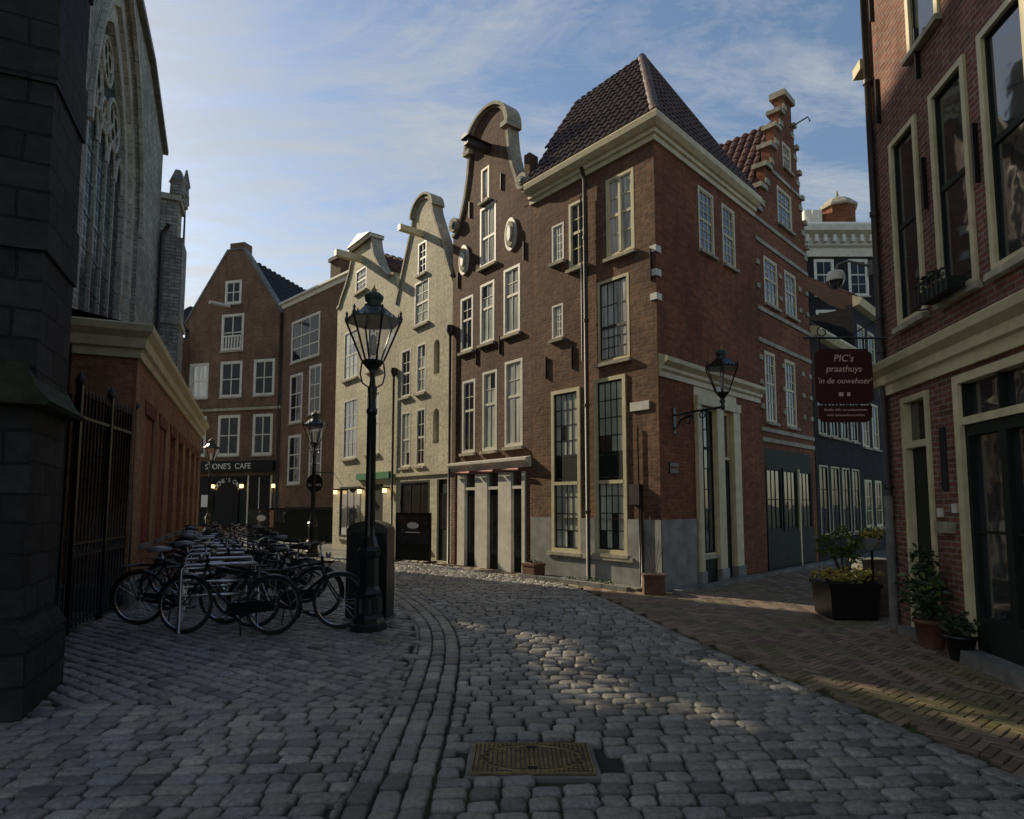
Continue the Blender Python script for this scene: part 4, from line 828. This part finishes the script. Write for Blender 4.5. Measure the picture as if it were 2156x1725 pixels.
# ------------------------------------------------------------------ bicycles
def bike(frame,sad,basket):
    b=Bld('bicycle');r=.34
    for hx in (0,1.12):
        ring_=[(hx+r*math.cos(t*math.pi/16),0,.36+r*math.sin(t*math.pi/16)) for t in range(32)];b.tube('tyre','tyre',ring_,.019,6,True)
        b.tube('rim','chrome',[(hx+(r-.028)*math.cos(t*math.pi/16),0,.36+(r-.028)*math.sin(t*math.pi/16)) for t in range(32)],.010,4,True)
        for t in range(20):
            a=t*math.pi/10+.1;s=.025 if t%2 else -.025;b.tube('spokes','chrome',[(hx,s,.36),(hx+(r-.03)*math.cos(a),0,.36+(r-.03)*math.sin(a))],.0022,3)
        b.tube('hub','chrome',[(hx,-.05,.36),(hx,.05,.36)],.025,8)
    def fend(hx,a0,a1):
        vs=[];n=16
        for i in range(n+1):
            a=rad(a0+(a1-a0)*i/n)
            for yy,rr in ((-.03,.365),(0,.378),(.03,.365)): vs.append((hx+rr*math.cos(a),yy,.36+rr*math.sin(a)))
        b.add('fender',frame,vs,[(i*3+j,i*3+j+1,i*3+j+4,i*3+j+3) for i in range(n) for j in range(2)])
    fend(0,40,205);fend(1.12,5,135)
    bb=(.47,0,.29);st=(.30,0,.86);ht=(.86,0,.92);hb=(.92,0,.62)
    T=lambda a,c,rr=.016,m=frame:b.tube('frame',m,[a,c],rr,6)
    T(bb,st);T(bb,(.91,0,.66),.018);T((.335,0,.74),(.88,0,.84),.015);T(ht,hb,.02)
    for s in (-.06,.06): T(bb,(0,s,.36),.010);T((.32,s*.3,.79),(0,s,.36),.008);T((.93,s*.6,.62),(1.12,s,.36),.011)
    T((.30,0,.84),(.265,0,.98),.013,'chrome')
    b.add('saddle',sad,[(.12,-.09,1.02),(.12,.09,1.02),(.22,.085,1.035),(.22,-.085,1.035),(.40,.02,1.01),(.40,-.02,1.01),(.13,-.07,.96),(.13,.07,.96),(.39,0,.975)],[(0,1,2,3),(3,2,4,5),(0,6,7,1),(1,7,8,4),(5,8,6,0),(6,8,7),(1,4,2),(0,3,5),(4,8,5)],True)
    T(ht,(.83,0,1.06),.013,'chrome')
    b.tube('handlebar','chrome',[(.62,-.29,1.06),(.72,-.28,1.08),(.83,-.16,1.1),(.85,0,1.07),(.83,.16,1.1),(.72,.28,1.08),(.62,.29,1.06)],.011,6)
    for s in (-1,1): b.tube('grips','tyre',[(.60,.29*s,1.055),(.72,.28*s,1.08)],.017,6)
    b.lathe('headlamp','chrome',(.95,0,.93),[(.02,-.03),(.04,0),(.035,.04)],8)
    for s in (-.06,0,.06): b.tube('carrier',frame,[(-.22,s,.78),(.25,s,.79)],.007,5)
    b.tube('carrier',frame,[(-.22,-.06,.78),(-.22,.06,.78)],.007,5)
    for s in (-.06,.06): b.tube('carrier',frame,[(-.18,s,.78),(0,s,.36)],.006,5)
    b.prism('chain_guard',frame,[(-.05,.30),(.5,.22),(.57,.29),(.5,.38),(-.05,.42)],.045,.06)
    b.tube('crank','chrome',[(.47,.09,.29),(.60,.09,.20)],.01,5);b.tube('crank','chrome',[(.47,-.09,.29),(.34,-.09,.38)],.01,5)
    b.box('pedals','tyre',.56,.66,.09,.18,.185,.21);b.box('pedals','tyre',.29,.39,-.18,-.09,.37,.395)
    b.tube('stand','iron',[(.38,.06,.27),(.30,.17,.01)],.01,5);b.tube('lock','iron',[(-.02,-.06,.58),(.12,-.06,.66),(.16,.06,.68),(.02,.06,.58)],.014,5)
    if basket:
        for z in (.72,.80,.88,.95): b.tube('basket','rust',[(.98,-.17,z),(1.3,-.17,z),(1.3,.17,z),(.98,.17,z)],.012,4,True)
        for x,y in ((.98,-.17),(1.3,-.17),(1.3,.17),(.98,.17),(1.14,.17),(1.14,-.17)): b.tube('basket','rust',[(x,y,.7),(x,y,.96)],.009,4)
        b.box('basket','rust',.98,1.3,-.17,.17,.70,.71)
    return b
protos=[('fr_black','saddle',False),('fr_black','saddle',True),('fr_blue','saddlew',False),('fr_black','saddlew',False),('fr_red','saddle',False),('fr_grey','saddle',True),('fr_green','saddle',False)]
meshes=[]
for p in protos:
    b=bike(*p);meshes.append(b.mesh('bicycle',b.order))
def place(mi,x,y,ang,lean=0):
    o=bpy.data.objects.new('bicycle',meshes[mi]);o.matrix_world=Matrix.Translation((x,y,-.002))@Matrix.Rotation(ang,4,'Z')@Matrix.Rotation(lean,4,'X');sc.collection.objects.link(o)
place(0,-2.95,7.72,rad(176),.05)
place(0,-3.35,8.15,rad(-3),-.06)
place(3,-4.95,8.35,rad(4),.05)
rr=random.Random(3)
for i in range(14):
    y=8.9+i*.62;x=-3.65-i*.31
    right=i%2==0
    cx=x+(.35 if right else -.75)
    an=rr.uniform(-.14,.14)+rad(6)
    if right: place(rr.choice([0,1,2,3,0,5,6]),cx+.55,y,math.pi+an,rr.uniform(-.1,.1))
    else: place(rr.choice([0,1,2,3,4,5,6]),cx-.55,y,an,rr.uniform(-.1,.1))
b=Bld('bicycle_rack',(-3.7,7.95),nrm((0,0),(-.44,.9)))
for i in range(10):
    u=i*.95
    b.tube('hoops','chrome',[(u,-.45,-.02),(u,-.45,.78),(u,-.4,.83),(u,.4,.83),(u,.45,.78),(u,.45,-.02)],.024,8)
    b.tube('hoops','chrome',[(u,-.45,.45),(u,.45,.45)],.018,6);b.tube('hoops','chrome',[(u,-.45,.62),(u,.45,.62)],.018,6)
b.finish(True)
# ------------------------------------------------------------------ street clutter
b=Bld('wooden_planter',(2.35,11.22),(1,-.1));b.box('box','rust',0,.36,-.15,.18,0,.34);b.box('rim','rust',-.015,.375,-.165,.195,.30,.345);b.box('soil','blk',.03,.33,-.12,.15,.3,.35)
for i in range(5): b.tube('twig','bark',[(.15+i*.02,0,.33),(.1+i*.05,.02,.65),(.02+i*.09,.0,.85+.1*(i%2))],.006,4)
b.finish(True)
b=Bld('wooden_planter',(.30,13.75),nrm((0,0),(.655,-.755)));b.box('box','rust',0,.38,-.1,.22,0,.3);b.box('rim','rust',-.015,.395,-.115,.235,.26,.305);leaves(b,'leaves','leafd',(.19,.06,.32),(.18,.14,.08),80,.07);b.finish(True)
b=Bld('kerb_stones',A,F1)
for i in range(5): b.box('k','greystone',.1+i*.6,.68+i*.6,-.5,-.36,-.03,.07+.004*(i%2))
b.box('k','greystone',.0,3.2,-.36,-.05,-.03,.045)
leaves(b,'weeds','leaf',(2.0,-.28,.07),(.7,.08,.06),260,.06);b.finish(True)
b=Bld('kerb_stones',K,F2)
for i in range(12): b.box('k','greystone',-.1+i*.75,.62+i*.75,-.42,-.26,-.03,.06+.004*(i%2))
b.finish(True)
b=Bld('windbreak_screen',(-3.25,17.45),nrm((-3.25,17.45),(-2.2,16.85)))
b.box('frame','iron',0,.05,-.03,.03,0,1.35);b.box('frame','iron',1.16,1.21,-.03,.03,0,1.35);b.box('frame','iron',.05,1.16,-.03,.03,1.3,1.35);b.box('panel','dkwood',.05,1.16,-.015,.015,.05,.5);b.box('panel','g_dark',.05,1.16,-.012,.012,.5,1.3)
b.disc('mark','signw',.6,1.0,.2,.09,-.02,-.012,18);b.box('mark','signw',.35,.85,-.02,-.012,.8,.825);b.box('feet','iron',-.02,.07,-.25,.25,0,.04);b.box('feet','iron',1.14,1.23,-.25,.25,0,.04);b.finish()
for k_,(x,y,l) in enumerate(((-11.5,29.5,2.6),(-8.3,26.5,2.4),(-10.2,24.0,1.2))):
    b=Bld('windbreak_screen',(x,y),nrm((0,0),(1,-.25)))
    b.box('frame','iron',0,l,-.03,.03,0,.7);b.box('panel','g_dark',.05,l-.05,-.02,.02,.7,1.35);b.box('frame','iron',0,.05,-.03,.03,.7,1.4);b.box('frame','iron',l-.05,l,-.03,.03,.7,1.4);b.box('frame','iron',.05,l-.05,-.03,.03,1.35,1.4);b.disc('mark','signw',l/2,1.05,.2,.12,-.028,-.02,14);b.finish(True)
b=Bld('kiosk_counter',(-9.6,26.6),nrm((0,0),(1,-.35)));b.box('body','dkwood',0,3.0,0,1.2,0,1.35);b.box('top','iron',-.1,3.1,-.1,1.3,1.35,1.46);b.finish(True)
b=Bld('shrub_planter',(4.75,8.95),nrm((0,0),(1,-.08)))
b.lathe('pot','iron',(0,0,0),[(.40,0),(.43,.02),(.47,.44),(.5,.44),(.5,.5),(.44,.5)],4,False,math.pi/4);b.lathe('soil','blk',(0,0,.46),[(.42,0),(.3,.02)],4,False,math.pi/4)
for i in range(9):
    a=i*.7;b.tube('stems','bark',[(0,0,.48),(.08*math.cos(a),.08*math.sin(a),.7),(.24*math.cos(a),.24*math.sin(a),.92+.04*i)],[.014,.01,.005],5)
for c_,r_,n_ in (((0,0,1.16),(.15,.14,.10),110),((.2,.0,1.02),(.15,.14,.09),110),((-.22,.05,1.06),(.15,.14,.09),110),((-.05,-.1,.93),(.16,.13,.08),120),((.1,-.1,.84),(.14,.12,.06),80),((-.25,0,.9),(.1,.1,.05),50)): leaves(b,'leaves','leaf',c_,r_,n_,.085)
leaves(b,'flowers','leafy',(0,-.08,.60),(.46,.34,.09),520,.07);leaves(b,'flowers','leafd',(0,0,.54),(.44,.34,.08),180,.08);b.finish(True)
b=Bld('potted_plant',(4.72,7.1),(1,0));b.lathe('pot','rust',(0,0,0),[(.12,0),(.16,.26),(.18,.26),(.18,.3),(.14,.3)],14)
for i in range(12):
    a=i*.55;b.tube('stems','bark',[(0,0,.28),(.1*math.cos(a),.1*math.sin(a),.6),(.26*math.cos(a),.26*math.sin(a),.7+.05*(i%5))],.007,4)
leaves(b,'leaves','leafd',(0,0,.55),(.3,.28,.26),360,.1);leaves(b,'leaves','leafd',(-.05,0,.95),(.18,.16,.16),100,.09);leaves(b,'leaves','leaf',(-.1,-.1,.7),(.22,.16,.2),60,.09);b.finish(True)
b=Bld('potted_plant',(4.62,6.5),(1,0));b.lathe('pot','iron',(0,0,0),[(.10,0),(.14,.22),(.16,.22),(.16,.25),(.12,.25)],14);leaves(b,'leaves','leafd',(0,0,.36),(.17,.16,.13),180,.08);b.finish(True)
b=Bld('hanging_flower_pot',(5.05,8.75),(1,0));b.lathe('pot','greystone',(0,0,.95),[(.08,0),(.13,.16),(.12,.17)],12);leaves(b,'leaves','leafy',(0,0,1.18),(.17,.15,.1),160,.06);leaves(b,'leaves','leaf',(0,0,1.15),(.18,.15,.1),120,.07);b.tube('stand','iron',[(0,0,0),(0,0,.95)],.02,6);b.finish(True)
b=Bld('electric_cabinet',(5.15,9.0),(1,0));b.box('body','greystone',-.1,.3,0,.3,0,.75);b.box('lid','greystone',-.12,.32,-.02,.32,.75,.8);b.finish(True)
# ------------------------------------------------------------------ sky, sun, camera
Sv=Vector((SUNH[0],SUNH[1],TEL)).normalized();el=math.asin(Sv.z);az=math.atan2(Sv.x,Sv.y)
wd=bpy.data.worlds.new('World');sc.world=wd;wd.use_nodes=True;nt=wd.node_tree;bg=nt.nodes['Background']
sky=N(nt,'ShaderNodeTexSky');sky.sky_type='NISHITA';sky.sun_disc=False;sky.sun_elevation=el;sky.sun_rotation=az;sky.air_density=1.2;sky.dust_density=.7;sky.ozone_density=1.8
tc=N(nt,'ShaderNodeTexCoord');sp=N(nt,'ShaderNodeSeparateXYZ');nt.links.new(tc.outputs['Generated'],sp.inputs[0])
az_=N(nt,'ShaderNodeMath',operation='ADD');nt.links.new(sp.outputs[2],az_.inputs[0]);az_.inputs[1].default_value=.18
mxz=N(nt,'ShaderNodeMath',operation='MAXIMUM');nt.links.new(az_.outputs[0],mxz.inputs[0]);mxz.inputs[1].default_value=.05
cb=N(nt,'ShaderNodeCombineXYZ')
for i in (0,1):
    dv=N(nt,'ShaderNodeMath',operation='DIVIDE');nt.links.new(sp.outputs[i],dv.inputs[0]);nt.links.new(mxz.outputs[0],dv.inputs[1]);nt.links.new(dv.outputs[0],cb.inputs[i])
mp=N(nt,'ShaderNodeMapping');mp.inputs['Rotation'].default_value=(0,0,rad(25));mp.inputs['Scale'].default_value=(1.0,2.4,1);nt.links.new(cb.outputs[0],mp.inputs['Vector'])
c1=N(nt,'ShaderNodeTexNoise');c1.inputs['Scale'].default_value=1.25;c1.inputs['Detail'].default_value=11;c1.inputs['Roughness'].default_value=.68;c1.inputs['Distortion'].default_value=.8;nt.links.new(mp.outputs[0],c1.inputs['Vector'])
c2=N(nt,'ShaderNodeTexNoise');c2.inputs['Scale'].default_value=4.2;c2.inputs['Detail'].default_value=8;c2.inputs['Roughness'].default_value=.7;c2.inputs['Distortion'].default_value=1.2;nt.links.new(mp.outputs[0],c2.inputs['Vector'])
cm=N(nt,'ShaderNodeMath',operation='MULTIPLY_ADD');nt.links.new(c2.outputs[0],cm.inputs[0]);cm.inputs[1].default_value=.35;nt.links.new(c1.outputs[0],cm.inputs[2])
mr=N(nt,'ShaderNodeMath',operation='MULTIPLY_ADD');nt.links.new(sp.outputs[0],mr.inputs[0]);mr.inputs[1].default_value=-.16;nt.links.new(cm.outputs[0],mr.inputs[2])
lo=N(nt,'ShaderNodeMath',operation='MULTIPLY_ADD');nt.links.new(sp.outputs[2],lo.inputs[0]);lo.inputs[1].default_value=-.10;nt.links.new(mr.outputs[0],lo.inputs[2])
cr=ramp(nt,lo.outputs[0],.55,.82)
cr=mixrgb(nt,.82,(0,0,0),cr)
warm=ramp(nt,sp.outputs[2],.18,.5,(6.4,6.1,5.5),(4.3,4.5,4.7))
cc=mixrgb(nt,cr,sky.outputs[0],warm)
nt.links.new(cc,bg.inputs[0]);bg.inputs[1].default_value=.125
sl=bpy.data.lights.new('sun','SUN');sl.energy=5.0;sl.angle=rad(.5);sl.color=(1,.85,.62);so=bpy.data.objects.new('sun',sl);so.rotation_euler=Sv.to_track_quat('Z','Y').to_euler();so.location=(-20,10,30);sc.collection.objects.link(so)
cam=bpy.data.cameras.new('camera');cam.sensor_width=36;cam.lens=1300/2156*36;cam.shift_y=.0413;cam.clip_end=2000;cam.clip_start=.05
co=bpy.data.objects.new('camera',cam);co.location=(0,0,1.6);co.rotation_euler=(rad(90+4.8),0,0);sc.collection.objects.link(co);sc.camera=co
sc.view_settings.view_transform='Standard';sc.view_settings.look='None';sc.view_settings.exposure=0
